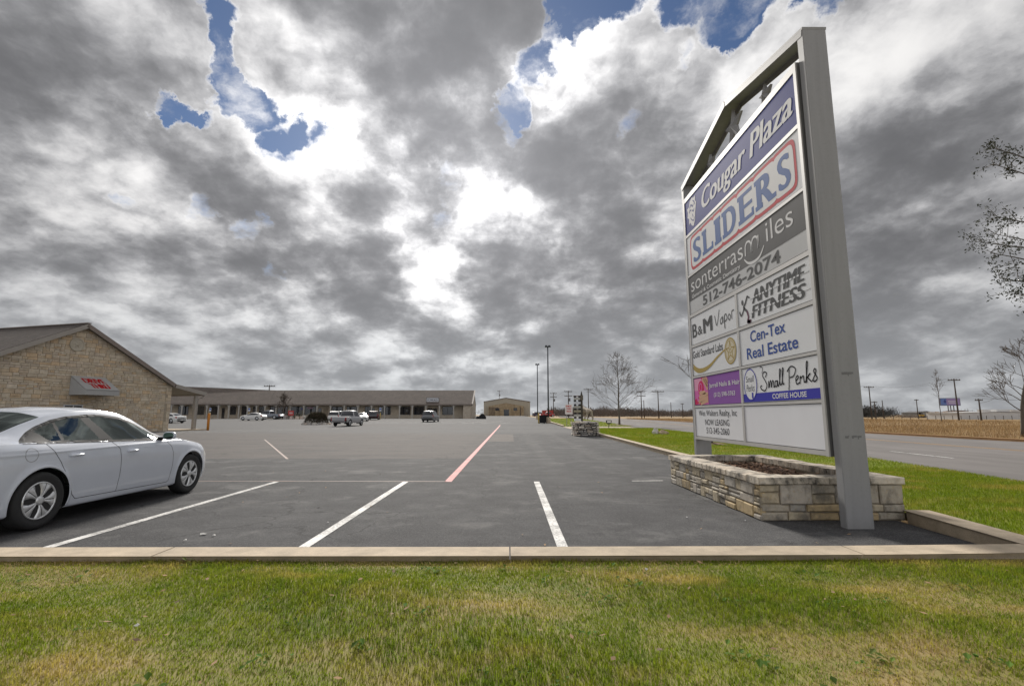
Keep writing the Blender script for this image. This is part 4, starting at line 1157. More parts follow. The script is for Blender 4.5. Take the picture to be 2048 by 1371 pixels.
def smooth_tab(xs, tx, ty):
    """smooth interpolation of a table (cubic hermite, no overshoot)"""
    tx, ty = np.array(tx, float), np.array(ty, float); d = np.diff(ty) / np.diff(tx)
    m = np.zeros_like(ty); m[0], m[-1] = d[0], d[-1]
    for i in range(1, len(tx) - 1): m[i] = 0 if d[i - 1] * d[i] <= 0 else 2 * d[i - 1] * d[i] / (d[i - 1] + d[i])
    i = np.clip(np.searchsorted(tx, xs) - 1, 0, len(tx) - 2); h = tx[i + 1] - tx[i]; t = np.clip((xs - tx[i]) / h, 0, 1)
    return (2 * t ** 3 - 3 * t ** 2 + 1) * ty[i] + (t ** 3 - 2 * t ** 2 + t) * h * m[i] + (-2 * t ** 3 + 3 * t ** 2) * ty[i + 1] + (t ** 3 - t ** 2) * h * m[i + 1]


SEDAN = dict(
    x=[-.98, -.95, -.88, -.6, -.35, 0, .35, .7, 1.0, 1.35, 1.65, 1.9, 2.1, 2.3, 2.6, 2.9, 3.1, 3.3, 3.45, 3.56, 3.61],
    zc=[.70, .92, .99, 1.02, 1.11, 1.265, 1.365, 1.402, 1.405, 1.38, 1.305, 1.20, 1.08, .985, .955, .91, .87, .81, .74, .64, .50],
    zr=[.68, .89, .965, .99, 1.045, 1.165, 1.272, 1.33, 1.338, 1.305, 1.215, 1.10, 1.0, .945, .915, .865, .825, .76, .69, .59, .47],
    zb=[.66, .85, .945, .975, .975, .965, .957, .95, .945, .938, .93, .922, .912, .90, .875, .825, .78, .71, .64, .55, .44],
    w=[.74, .80, .86, .955, .985, 1, 1, 1, 1, 1, 1, 1, 1, 1, 1, .99, .955, .87, .76, .60, .42],
    yr=[.52, .56, .60, .61, .60, .585, .575, .57, .57, .575, .585, .60, .63, .655, .655, .62, .58, .52, .46, .38, .28],
    zs=[.34, .27, .22, .19, .175, .17, .17, .17, .17, .17, .17, .17, .17, .17, .17, .17, .17, .175, .19, .21, .26],
    half=.895, axles=(0, 2.71), r=.322, ra=.372,
    dlo=[(-.24, .982), (-.05, 1.085), (.08, 1.145), (.30, 1.222), (.50, 1.262), (.80, 1.287), (1.05, 1.285), (1.35, 1.252), (1.62, 1.178), (1.85, 1.075), (2.04, .965), (2.05, .915), (1.0, .945)],
    glass=[[(.13, .97), (.02, 1.11), (.30, 1.225), (.27, .965)], [(.31, .965), (.335, 1.235), (.50, 1.262), (.685, 1.29), (.865, .95)], [(1.075, .945), (.815, 1.29), (1.05, 1.29), (1.35, 1.252), (1.62, 1.178), (1.80, 1.095), (1.955, .98), (1.965, .92)]],
    ws=(1.42, 2.24), rw=(-.52, .22),
    seams=[[(.045, .955), (.20, .74), (.33, .50), (.42, .33), (.485, .268), (1.14, .262), (2.16, .250), (2.20, .27), (2.235, .50), (2.235, .70), (2.19, .80), (2.09, .90)], [(1.02, .93), (1.125, .83), (1.15, .70), (1.15, .45), (1.135, .262)]],
    fdoor=[(1.02, .94), (1.125, .83), (1.15, .70), (1.15, .45), (1.135, .262), (2.16, .25), (2.20, .27), (2.235, .50), (2.235, .70), (2.19, .80), (2.05, .93)],
    rdoor=[(.045, .975), (.42, .33), (.485, .268), (1.135, .262), (1.15, .70), (1.125, .83), (1.02, .955)],
    tail=(-.72, .70, .90), head=(3.12, .58, .74), fuel=(-.17, .845, .075), shoulder=.868)

MINIVAN = dict(
    x=[-1.03, -1.0, -.95, -.85, -.70, 0, .8, 1.5, 2.0, 2.4, 2.75, 3.0, 3.4, 3.62, 3.75],
    zc=[.60, 1.02, 1.25, 1.55, 1.70, 1.76, 1.76, 1.74, 1.66, 1.45, 1.19, 1.10, 1.01, .86, .58],
    zr=[.58, 1.0, 1.2, 1.48, 1.62, 1.67, 1.67, 1.65, 1.56, 1.35, 1.10, 1.03, .94, .80, .54],
    zb=[.56, .96, 1.04, 1.05, 1.05, 1.04, 1.03, 1.02, 1.01, 1.0, .99, .96, .88, .74, .50],
    w=[.88, .93, .96, .99, 1, 1, 1, 1, 1, 1, 1, .98, .90, .74, .5],
    yr=[.76, .78, .77, .74, .72, .72, .72, .71, .70, .69, .70, .70, .64, .52, .36],
    zs=[.36, .30, .25, .22, .2, .2, .2, .2, .2, .2, .2, .2, .2, .22, .28],
    half=.98, axles=(0, 2.9), r=.335, ra=.39,
    dlo=[(-.75, 1.08), (-.55, 1.58), (1.4, 1.62), (1.95, 1.50), (2.55, 1.06)],
    glass=[[(-.66, 1.10), (-.5, 1.55), (.35, 1.58), (.35, 1.09)], [(.45, 1.09), (.45, 1.58), (1.3, 1.59), (1.3, 1.08)], [(1.4, 1.08), (1.4, 1.59), (1.9, 1.48), (2.4, 1.08)]],
    ws=(2.02, 2.75), rw=(-1.0, -.84), seams=[[(.40, 1.04), (.38, .3), (1.32, .28), (1.35, 1.04)]], tail=(-.86, .80, 1.25), head=(3.3, .66, .86))

PICKUP = dict(
    x=[-1.14, -1.12, -1.05, 0, .9, 1.12, 1.2, 1.3, 1.5, 2.1, 2.4, 2.7, 3.05, 3.3, 3.8, 4.05, 4.18],
    zc=[.55, 1.02, 1.06, 1.07, 1.08, 1.09, 1.55, 1.74, 1.79, 1.79, 1.74, 1.52, 1.22, 1.15, 1.08, .94, .60],
    zr=[.53, 1.0, 1.045, 1.055, 1.06, 1.075, 1.50, 1.67, 1.71, 1.71, 1.66, 1.43, 1.15, 1.09, 1.02, .88, .56],
    zb=[.51, .97, 1.01, 1.02, 1.03, 1.05, 1.07, 1.08, 1.08, 1.07, 1.06, 1.05, 1.04, 1.02, .95, .80, .52],
    w=[.90, .95, .98, 1, 1, 1, 1, 1, 1, 1, 1, 1, 1, 1, .96, .86, .60],
    yr=[.84, .86, .86, .86, .86, .82, .70, .68, .66, .66, .66, .67, .70, .72, .70, .60, .40],
    zs=[.52, .46, .42, .40, .38, .36, .36, .36, .36, .36, .36, .36, .36, .36, .38, .40, .45],
    half=.93, axles=(0, 3.3), r=.375, ra=.44,
    dlo=[(1.28, 1.12), (1.38, 1.65), (2.35, 1.65), (2.95, 1.10)], glass=[[(1.34, 1.14), (1.42, 1.62), (1.85, 1.62), (1.85, 1.14)], [(1.95, 1.14), (1.95, 1.62), (2.32, 1.62), (2.82, 1.13)]],
    ws=(2.46, 3.03), rw=(1.13, 1.27), bumper=.74, seams=[[(1.30, 1.08), (1.32, .45), (1.88, .45), (1.90, 1.08)]], tail=(-1.0, .72, 1.0), head=(3.9, .74, .94), bed=(-1.0, 1.08))

SUV = dict(MINIVAN, zc=[.60, 1.02, 1.25, 1.50, 1.60, 1.66, 1.67, 1.66, 1.60, 1.42, 1.20, 1.12, 1.05, .92, .62])


def body_arrays(S, dx, nv):
    xs = np.arange(S['x'][0], S['x'][-1] + 1e-6, dx)
    T = {k: smooth_tab(xs, S['x'], S[k]) for k in ('zc', 'zr', 'zb', 'w', 'yr', 'zs')}
    h = S['half']; w = T['w'] * h; zs, zb, zr, zc, yr = T['zs'], T['zb'], T['zr'], T['zc'], np.minimum(T['yr'], T['w'] * h * .93)
    sh = zb - .075
    K = [(w * .80, zs + .0), (w * .935, zs + .012), (w * .968, zs + .09), (w * .985, zs + (sh - zs) * .30), (w, zs + (sh - zs) * .58), (w * .992, zs + (sh - zs) * .86), (w * .975, sh), (np.maximum(w * .92, yr + .01), zb),
         (yr + (np.maximum(w * .92, yr + .01) - yr) * .47, zb + (zr - zb) * .55), (yr, zr), (yr * .90, zr + (zc - zr) * .38), (yr * .5, zr + (zc - zr) * .86), (yr * 0, zc)]
    K = np.stack([np.stack(k, 1) for k in K], 1)          # nx, nk, 2
    nk = K.shape[1]
    seg = np.array([.5, .8, 1.5, 1.5, 1.4, .9, .8, 1.5, 1.5, .7, 1.1, 1.6]); cum = np.concatenate([[0], np.cumsum(seg)])
    vv = np.linspace(0, cum[-1], nv); vi = np.interp(vv, cum, np.arange(nk))
    Pts = np.zeros((len(xs), nv, 2))
    for j, q in enumerate(vi):
        i = min(int(q), nk - 2); t = q - i
        p0, p1, p2, p3 = K[:, max(i - 1, 0)], K[:, i], K[:, i + 1], K[:, min(i + 2, nk - 1)]
        if i >= 7: p0 = K[:, max(i - 1, 7)]              # keep the crease at the belt
        if i == 6: p3 = p2
        m1, m2 = (p2 - p0) * .42, (p3 - p1) * .42
        Pts[:, j] = (2 * t ** 3 - 3 * t ** 2 + 1) * p1 + (t ** 3 - 2 * t ** 2 + t) * m1 + (-2 * t ** 3 + 3 * t ** 2) * p2 + (t ** 3 - t ** 2) * m2
    X = np.repeat(xs[:, None], nv, 1)
    return X, Pts[..., 0], Pts[..., 1], vi


def vehicle(name, label, S, paint, loc, rz, dx=.05, nv=34, group=None, fine=False, cat='car', lite=False):
    z = zg(loc[0], loc[1])
    t = thing(name, label, cat, (loc[0], loc[1], z + .004), rz, group)
    X, Yh, Z, vi = body_arrays(S, dx, nv)
    Xs, Zs = X.copy(), Z.copy()
    side = (vi[None, :] < 9.3) & np.ones_like(X, bool)
    # snap vertices onto arch and window outlines
    tol = dx * .62
    for ax in S['axles']:
        r = np.hypot(X - ax, Z - S['r']); k = (np.abs(r - S['ra']) < tol) & side & (Z < S['r'] + S['ra'] + .05)
        f = np.where(k, S['ra'] / np.maximum(r, .01), 1); Xs = np.where(k, ax + (X - ax) * f, Xs); Zs = np.where(k, S['r'] + (Z - S['r']) * f, Zs)
    e = 1e-3
    s0 = conv_sdf(S['dlo'], X, Z); gx = (conv_sdf(S['dlo'], X + e, Z) - s0) / e; gz = (conv_sdf(S['dlo'], X, Z + e) - s0) / e
    k = (np.abs(s0) < tol) & side & (vi[None, :] > 6.6); Xs = np.where(k, X - gx * s0, Xs); Zs = np.where(k, Z - gz * s0, Zs)
    X, Z = Xs, Zs
    if fine:     # pressed shoulder crease and a flare round the arches
        Yh = Yh + .006 * np.exp(-((Z - (S['shoulder'] + .012 * (X - 1))) / .012) ** 2) * (X > -.9) * (X < 2.9) * (vi[None, :] < 7.5)
        for ax in S['axles']: r = np.hypot(X - ax, Z - S['r']); Yh = Yh + .014 * np.exp(-((r - S['ra']) / .035) ** 2) * (Z > .2) * (Z < .75)
    nx = X.shape[0]
    cx = lambda A: (A[:-1, :-1] + A[1:, :-1] + A[1:, 1:] + A[:-1, 1:]) / 4
    FX, FZ, FY, FV = cx(X), cx(Z), cx(Yh), np.repeat(((vi[:-1] + vi[1:]) / 2)[None, :], nx - 1, 0)
    cls = np.zeros(FX.shape, int)
    sf = FV < 9.25
    if 'fdoor' in S: cls[inside(S['fdoor'], FX, FZ) & sf & (FV < 7)] = 7
    if 'rdoor' in S: cls[inside(S['rdoor'], FX, FZ) & sf & (FV < 7)] = 8
    if 'bed' in S: cls[(FX > S['bed'][0]) & (FX < S['bed'][1]) & (FV > 9.3)] = 9
    cls[(conv_sdf(S['dlo'], FX, FZ) < 0) & sf & (FV > 6.6)] = 2
    for g in S['glass']: cls[(conv_sdf(g, FX, FZ) < -.001) & (conv_sdf(S['dlo'], FX, FZ) < (-.02 if fine else -.005)) & sf & (FV > 6.6)] = 1
    cls[(FX > S['ws'][0]) & (FX < S['ws'][1]) & (FV > 9.7)] = 1
    cls[(FX > S['rw'][0]) & (FX < S['rw'][1]) & (FV > (9.7 if S['rw'][1] > -.5 else 9.2))] = 1
    if S['rw'][1] < -.5: cls[(FX < S['rw'][1]) & (FV > 7.6) & (FZ > S['zb'][3] + .03) & (FZ < S['zc'][3] - .0)] = 1
    a, b, c = S['tail']; cls[(FX < a) & (FZ > b) & (FZ < c) & (FY > S['half'] * (.62 if fine else .80)) & (cls == 0)] = 5
    a, b, c = S['head']; cls[(FX > a) & (FZ > b) & (FZ < c) & (FY > S['half'] * .45) & (cls == 0)] = 6
    if 'bumper' in S: cls[(FX < S['x'][0] + .16) & (FZ < S['bumper']) & (cls == 0)] = 10
    for ax in S['axles']: cls[(np.hypot(FX - ax, FZ - S['r']) < S['ra']) & sf & (FV < 7)] = 3
    # vertex grid, both halves
    V = np.concatenate([np.stack([X, -Yh, Z], 2).reshape(-1, 3), np.stack([X, Yh, Z], 2).reshape(-1, 3)])
    n = X.size; idx = np.arange(n).reshape(X.shape)
    F = np.stack([idx[:-1, :-1], idx[1:, :-1], idx[1:, 1:], idx[:-1, 1:]], -1)
    FF = np.concatenate([F.reshape(-1, 4), F.reshape(-1, 4)[:, ::-1] + n]); CC = np.concatenate([cls.ravel(), cls.ravel()])
    left = np.arange(len(CC)) >= cls.size
    # end caps
    capf = []
    for row in (0, nx - 1):
        for j in range(nv - 1):
            q = [idx[row, j], idx[row, j + 1], idx[row, j + 1] + n, idx[row, j] + n]; capf.append(q if row else q[::-1])

    def sub(fs, nm, m, smooth=True, parent=t, lab=None):
        if len(fs) == 0: return None
        u, invx = np.unique(fs, return_inverse=True)
        o = np_obj(nm, V[u], invx.reshape(-1, 4), m, parent, smooth)
        if lab: o['label'] = lab
        return o
    sub(np.concatenate([FF[CC == 0], np.array(capf)]), 'body', paint)
    dark = M_BLACK
    for kls, nm, m in ((1, 'window', M_CARGLASS if fine else M_DARKGL), (2, 'window_trim', dark), (7, 'front_door', paint), (8, 'rear_door', paint), (5, 'tail_light', M_RED), (6, 'headlight', M_LAMP), (9, 'bed', dark), (10, 'rear_bumper', dark)):
        if kls in (9, 10):
            sub(FF[CC == kls], nm, m)
        elif kls == 1:
            for sd in (False, True):
                msk = (CC == 1) & (left == sd); fx_ = np.concatenate([FX.ravel()] * 2); fv_ = np.concatenate([FV.ravel()] * 2)
                sub(FF[msk & (fv_ < 9.25)], 'window', m)
            sub(FF[(CC == 1) & (fv_ >= 9.25) & (fx_ > 1.28)], 'windscreen', m); sub(FF[(CC == 1) & (fv_ >= 9.25) & (fx_ <= 1.28)], 'rear_window', m)
        else:
            for sd in (False, True): sub(FF[(CC == kls) & (left == sd)], nm, m)
    if fine:
        jm = int(np.searchsorted(vi, 9.3))

        def skin(x, z):
            f = min(max((x - X[0, 0]) / dx, 0), nx - 2.001); i = int(f)
            g = lambda r: np.interp(z, Z[r, :jm], Yh[r, :jm])
            return float(g(i) * (1 - f + i) + g(i + 1) * (f - i))

        def ribbon(nm, pts, w, m, out, closed=False, lip=0.0):
            den = []
            for a, b in zip(pts, pts[1:] + ([pts[0]] if closed else [])):
                k = max(1, int(math.hypot(b[0] - a[0], b[1] - a[1]) / .012))
                den += [(a[0] + (b[0] - a[0]) * i / k, a[1] + (b[1] - a[1]) * i / k) for i in range(k)]
            if not closed: den.append(pts[-1])
            K = len(den)
            for s in (-1, 1):
                mb = MB(); V2 = []
                for i, q in enumerate(den):
                    a, b = (den[i - 1], den[(i + 1) % K]) if closed else (den[max(i - 1, 0)], den[min(i + 1, K - 1)])
                    tx, tz = b[0] - a[0], b[1] - a[1]; L = math.hypot(tx, tz) or 1; nxx, nzz = -tz / L, tx / L
                    for e_ in (-.5, 0, .5):
                        px, pz = q[0] + nxx * w * e_, q[1] + nzz * w * e_
                        V2.append((px, s * (skin(px, pz) + out + (lip if e_ == 0 else 0)), pz))
                n_ = K if closed else K - 1
                mb.add(V2, [(3 * i + j, 3 * i + j + 1, 3 * ((i + 1) % K) + j + 1, 3 * ((i + 1) % K) + j) for i in range(n_) for j in range(2)], True)
                mb.build(nm, m, t)
        gapm = mat('panel_gap_dark', (.07, .07, .075), .7, spec=.1)
        for s in S['seams']: ribbon('panel_gap', s, .0075, gapm, .0012)
        fx, fz, fr = S['fuel']; ribbon('fuel_door', [(fx + fr * math.cos(q), fz + fr * math.sin(q)) for q in np.linspace(0, 6.283, 40, False)], .006, mat('fuel_gap', (.22, .22, .23), .6), .0012, True)
        ribbon('window_seal', S['dlo'], .026, dark, .003, True)
        for ax in S['axles']: ribbon('wheel_arch', [(ax + (S['ra'] + .010) * math.cos(q), S['r'] + (S['ra'] + .010) * math.sin(q)) for q in np.linspace(-.30, math.pi + .30, 70)], .030, paint, .002, lip=.006)
    # wheels
    for ax in S['axles']:
        for s in (-1, 1):
            wheel(t, ax, s * (S['half'] - .105), s, S['r'], fine)
    mb = MB(); H2 = S['half'] - .14
    x0, x1 = S['x'][0] + .12, S['x'][-1] - .25
    xs = [x0] + [q for ax in S['axles'] for q in (ax - S['ra'], ax + S['ra'])] + [x1]
    for i in range(0, len(xs), 2):
        H3 = H2 if 0 < i < len(xs) - 2 else H2 * .62
        mb.box(xs[i], xs[i + 1], -H3, H3, min(S['zs']) + .03, min(S['zs']) + .2)
    mb.box(x0, x1, -.42, .42, min(S['zs']) + .035, min(S['zs']) + .195)
    mb.build('underbody', dark, t)
    mb = MB()
    for ax in S['axles']:
        for s in (-1, 1):
            prof = [(ax + S['ra'] * math.cos(a), S['r'] + S['ra'] * math.sin(a)) for a in np.linspace(-.25, math.pi + .25, 18)]
            y0, y1 = s * .40, s * (S['half'] - (.05 if ax == 0 else .12))
            V2 = [(p[0], y0, p[1]) for p in prof] + [(p[0], y1, p[1]) for p in prof]; k = len(prof)
            mb.add(V2, [(i, i + 1, k + i + 1, k + i) for i in range(k - 1)], True); mb.poly([(p[0], y0, p[1]) for p in prof])
    mb.build('wheel_liner', dark, t)
    return t


def wheel(t, ax, y, s, r, fine):
    n = 48 if fine else 16; wd = .205 if fine else .2
    rim = r * .655
    mb = MB(); prof = [(rim, -wd * .42), (r * .86, -wd * .5), (r * .955, -wd * .44), (r * .99, -wd * .30), (r, -wd * .12), (r, wd * .12), (r * .99, wd * .30), (r * .955, wd * .44), (r * .86, wd * .5), (r * .80, wd * .495), (rim, wd * .40)]
    mb.lathe(prof, (ax, y, r), (0, s, 0), n, cap=True)
    w = mb.build('wheel', M_RUBBER, t)
    mb = MB(); f = wd * .36
    if not fine:
        mb.lathe([(rim, f), (rim * .93, f + .012), (rim * .2, f + .005), (rim * .05, f + .02)], (ax, y, r), (0, s, 0), 14); mb.build('rim', M_ALLOY, w); return
    mb.lathe([(rim * 1.01, f + .004), (rim * .985, f + .018), (rim * .93, f + .016), (rim * .90, f - .004)], (ax, y, r), (0, s, 0), n, cap=False)
    for k in range(5):
        for sg in (-1, 1):
            c = k * 72 * math.pi / 180 + .35
            def pt(a, q, h): an = c + sg * a; return Vector((ax + math.sin(an) * q * rim, y + s * h, r + math.cos(an) * q * rim))
            rows = [(.20, .03, .26, f + .010), (.40, .028, .30, f + .020), (.62, .026, .34, f + .020), (.80, .024, .44, f + .016), (.92, .022, .50, f + .010)]
            V = []
            for q, a0, a1, h in rows: V += [pt(a0, q, h - .002), pt((a0 + a1) * .5, q, h + .006), pt(a1, q, h - .004), pt(a1, q, h - .03)]
            F = [(i * 4 + j, i * 4 + j + 1, i * 4 + j + 5, i * 4 + j + 4) for i in range(4) for j in range(3)]
            mb.add(V, F if sg * s < 0 else [q[::-1] for q in F], True)
    mb.lathe([(.052, f + .004), (.05, f + .02), (.03, f + .026), (.004, f + .027)], (ax, y, r), (0, s, 0), 18)
    mb.build('rim', M_ALLOY, w)
    mb = MB(); mb.lathe([(rim * .97, f - .03), (.01, f - .025)], (ax, y, r), (0, s, 0), 24)
    for k in range(5): a = k * 72 * math.pi / 180 + .35 + .63; mb.lathe([(.014, f - .02), (.012, f + .006)], (ax + math.sin(a) * .058, y, r + math.cos(a) * .058), (0, s, 0), 8)
    mb.build('wheel_hub', M_BLACK, w)


def car_paint(name, col, flake=0.0, coat=.3, rough=.45):
    return mat(name, col, rough, metal=flake, coat=coat, spec=.4)


P_WHITECAR = mat('white_car_paint', (.585, .62, .69), .22, coat=1.0, spec=.5, var=.04, scale=3)
P_WHITE2 = car_paint('warm_white_paint', (.62, .62, .60)); P_SILVER = car_paint('silver_paint', (.36, .36, .37), .35); P_GREY = car_paint('grey_blue_paint', (.19, .21, .24), .35); P_GREYV = car_paint('grey_paint', (.17, .175, .18), .35)
P_MAROON = car_paint('maroon_paint', (.07, .012, .014)); P_DBLUE = car_paint('dark_blue_paint', (.02, .025, .06)); P_RED = car_paint('bright_red_paint', (.30, .02, .022))


def main_sedan():
    t = vehicle('white_sedan', 'white four door sedan parked close by, cut by the left edge of the photo', SEDAN, P_WHITECAR, (-6.285, 5.97), math.pi / 2, dx=.0115, nv=150, fine=True)
    S = SEDAN
    M_SEAT = mat('seat_cloth', (.16, .155, .145), .9, var=.1, scale=20); M_DASH = mat('cabin_dark', (.035, .035, .037), .8)
    for x in (.30, 1.22):
        for s in (-.36, .36):
            mb = MB(); n = 10
            mb.prism([(-.24, .0), (.24, .0), (.25, .10), (-.25, .10)], (x + .22, s, .42), (0, 1, 0), (0, 0, 1), (1, 0, 0), -.26, .26, .05, back=True)
            mb.prism([(-.24, .02), (.24, .02), (.25, .30), (.20, .56), (-.20, .56), (-.25, .30)], (x - .05, s, .48), (0, 1, 0), (-.22, 0, .975), (.975, 0, .22), -.06, .06, .04, back=True)
            mb.prism([(-.12, .0), (.12, .0), (.13, .10), (.09, .17), (-.09, .17), (-.13, .10)], (x - .185, s, 1.06), (0, 1, 0), (-.1, 0, .99), (.99, 0, .1), -.045, .045, .03, back=True)
            mb.build('seat', M_SEAT, t)
    mb = MB(); mb.box(-.5, 2.3, -.72, .72, .36, .42); mb.box(1.78, 2.25, -.70, .70, .42, .93); mb.box(-.62, -.12, -.66, .66, .42, .955); mb.build('cabin', M_DASH, t)
    mb = MB(); mb.lathe([(.17, 0), (.185, .012), (.185, .02), (.17, .03)], (1.74, .36, .92), (-.9, 0, .4), 20, cap=False); mb.build('steering_wheel', M_BLACK, t)
    for s in (-1, 1):
        # door mirror: white shell, black foot, green tinted glass looking back
        mb = MB(); J = []
        o = Vector((1.985, s * .97, .975))
        V, F = [], []
        nu, nvv = 14, 10
        for i in range(nvv + 1):
            ph = math.pi * i / nvv
            for j in range(nu):
                th = 2 * math.pi * j / nu
                q = Vector((math.copysign(abs(math.cos(ph)) ** .8, math.cos(ph)) * .06, math.copysign(abs(math.sin(ph) * math.cos(th)) ** .75, math.cos(th)) * .095, math.copysign(abs(math.sin(ph) * math.sin(th)) ** .75, math.sin(th)) * .064))
                if q.x < -.02: q.x = -.02 + (q.x + .02) * .15
                V.append(o + q)
        for i in range(nvv):
            for j in range(nu): F.append((i * nu + j, i * nu + (j + 1) % nu, (i + 1) * nu + (j + 1) % nu, (i + 1) * nu + j))
        mb.add(V, F, True); mr = mb.build('door_mirror', P_WHITECAR, t)
        mb = MB(); mb.prism([(.078 * math.copysign(abs(math.cos(a)) ** .7, math.cos(a)), .048 * math.copysign(abs(math.sin(a)) ** .7, math.sin(a))) for a in np.linspace(0, 2 * math.pi, 20, False)], o + Vector((-.026, 0, 0)), (0, -1, 0), (0, 0, 1), (-1, 0, 0), 0, .004)
        mb.build('mirror_glass', mat('mirror_glass', (.30, .42, .38), .05, metal=1), mr)
        mb = MB(); mb.box(1.97, 2.05, min(s * .80, s * .93), max(s * .80, s * .93), .92, .955); mb.build('mirror_foot', M_BLACK, mr)
        # handles
        for x, z in ((.42, .80), (1.36, .79)):
            mb = MB(); mb.tube([(x - .10, s * .893, z), (x - .075, s * .915, z + .002), (x + .06, s * .917, z + .004), (x + .10, s * .893, z + .004)], [.010, .015, .015, .010], 8); mb.build('door_handle', P_WHITECAR, t)
    mb = MB(); mb.tube([(-.10, 0, 1.33), (-.32, 0, 1.43)], [.012, .005], 6); mb.box(-.14, .05, -.03, .03, 1.30, 1.325); mb.build('antenna', M_BLACK, t)


main_sedan()
for a in [('white_sedan', 'white sedan half hidden behind the corner of the stone drive-through building', SEDAN, P_WHITE2, (-47.3, 72.0), rad(160), 'car'),
          ('white_sedan', 'white sedan in side view parked before the left wing, nose to the left', SEDAN, P_WHITE2, (-45.2, 91.5), rad(172), 'car'),
          ('grey_pickup', 'grey pickup truck in side view parked behind the white sedan', PICKUP, P_GREY, (-47.6, 103.5), rad(168), 'pickup truck'),
          ('silver_pickup', 'silver pickup truck with dark rear bumper parked in the middle of the lot', PICKUP, P_SILVER, (-18.9, 57.2), rad(84), 'pickup truck'),
          ('white_wagon', 'white roof-racked wagon just behind the silver pickup', SUV, P_WHITE2, (-26.0, 76.0), rad(75), 'car'),
          ('white_hatchback', 'small white car peeking out to the right of the silver pickup', SEDAN, P_WHITE2, (-25.3, 86.5), rad(-70), 'car'),
          ('maroon_wagon', 'dark maroon wagon parked under the shop eaves behind the white car', SUV, P_MAROON, (-26.3, 97.5), rad(100), 'car'),
          ('grey_minivan', 'grey minivan seen from behind, parked alone near the right end of the shops', MINIVAN, P_GREYV, (-12.75, 79.5), rad(86), 'minivan'),
          ('blue_wagon', 'dark blue wagon parked to the right of the metal hall', SUV, P_DBLUE, (9.6, 190), rad(20), 'car'),
          ('red_pickup', 'red pickup truck parked left of the red container', PICKUP, P_RED, (11.2, 172), rad(15), 'pickup truck')]:
    vehicle(a[0], a[1], a[2], a[3], a[4], a[5], dx=.04 if a[4][1] < 82 else .07, nv=44 if a[4][1] < 82 else 30, group='vehicles parked around the lot', cat=a[6])

# ================================================================== BUILDINGS
def shingle_mat(name, a, b, ux, uz):
    m = bpy.data.materials.new(name); m.use_nodes = True
    nt = m.node_tree; N = NT(nt); bs = nt.nodes['Principled BSDF']
    geo = N.new('ShaderNodeNewGeometry')
    u = N.vmath('DOT_PRODUCT', geo.outputs['Position'], ux, out=1); v = N.vmath('DOT_PRODUCT', geo.outputs['Position'], uz, out=1)
    cb = N.new('ShaderNodeCombineXYZ'); N.put(cb.inputs[0], u); N.put(cb.inputs[1], v)
    br = N.new('ShaderNodeTexBrick'); N.put(br.inputs['Vector'], cb.outputs[0])
    br.inputs['Scale'].default_value = 1.0; br.inputs['Brick Width'].default_value = .30; br.inputs['Row Height'].default_value = .14; br.inputs['Mortar Size'].default_value = .006; br.offset = .37
    br.inputs['Color1'].default_value = c4(a); br.inputs['Color2'].default_value = c4(b); br.inputs['Mortar'].default_value = c4([q * .5 for q in a]); br.inputs['Bias'].default_value = 0
    f = N.noise(geo.outputs['Position'], .5, 6, .65)
    c = N.mix(1.0, br.outputs['Color'], N.vmath('SCALE', (1, 1, 1), scale=N.mapr(f, .25, .75, .75, 1.25)), 'MULTIPLY')
    N.put(bs.inputs['Base Color'], c); bs.inputs['Roughness'].default_value = .95
    bn = N.new('ShaderNodeBump'); bn.inputs['Strength'].default_value = .5; bn.inputs['Distance'].default_value = .02; N.put(bn.inputs['Height'], br.outputs['Fac']); bn.invert = True
    N.l.new(bn.outputs[0], bs.inputs['Normal'])
    return m


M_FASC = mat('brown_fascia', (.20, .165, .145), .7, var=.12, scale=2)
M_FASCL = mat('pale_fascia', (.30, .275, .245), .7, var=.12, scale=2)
M_SOFF = mat('soffit', (.20, .19, .17), .85)
M_MET = mat('pale_sheet_metal', (.34, .34, .335), .5, metal=.0, var=.08, scale=3)


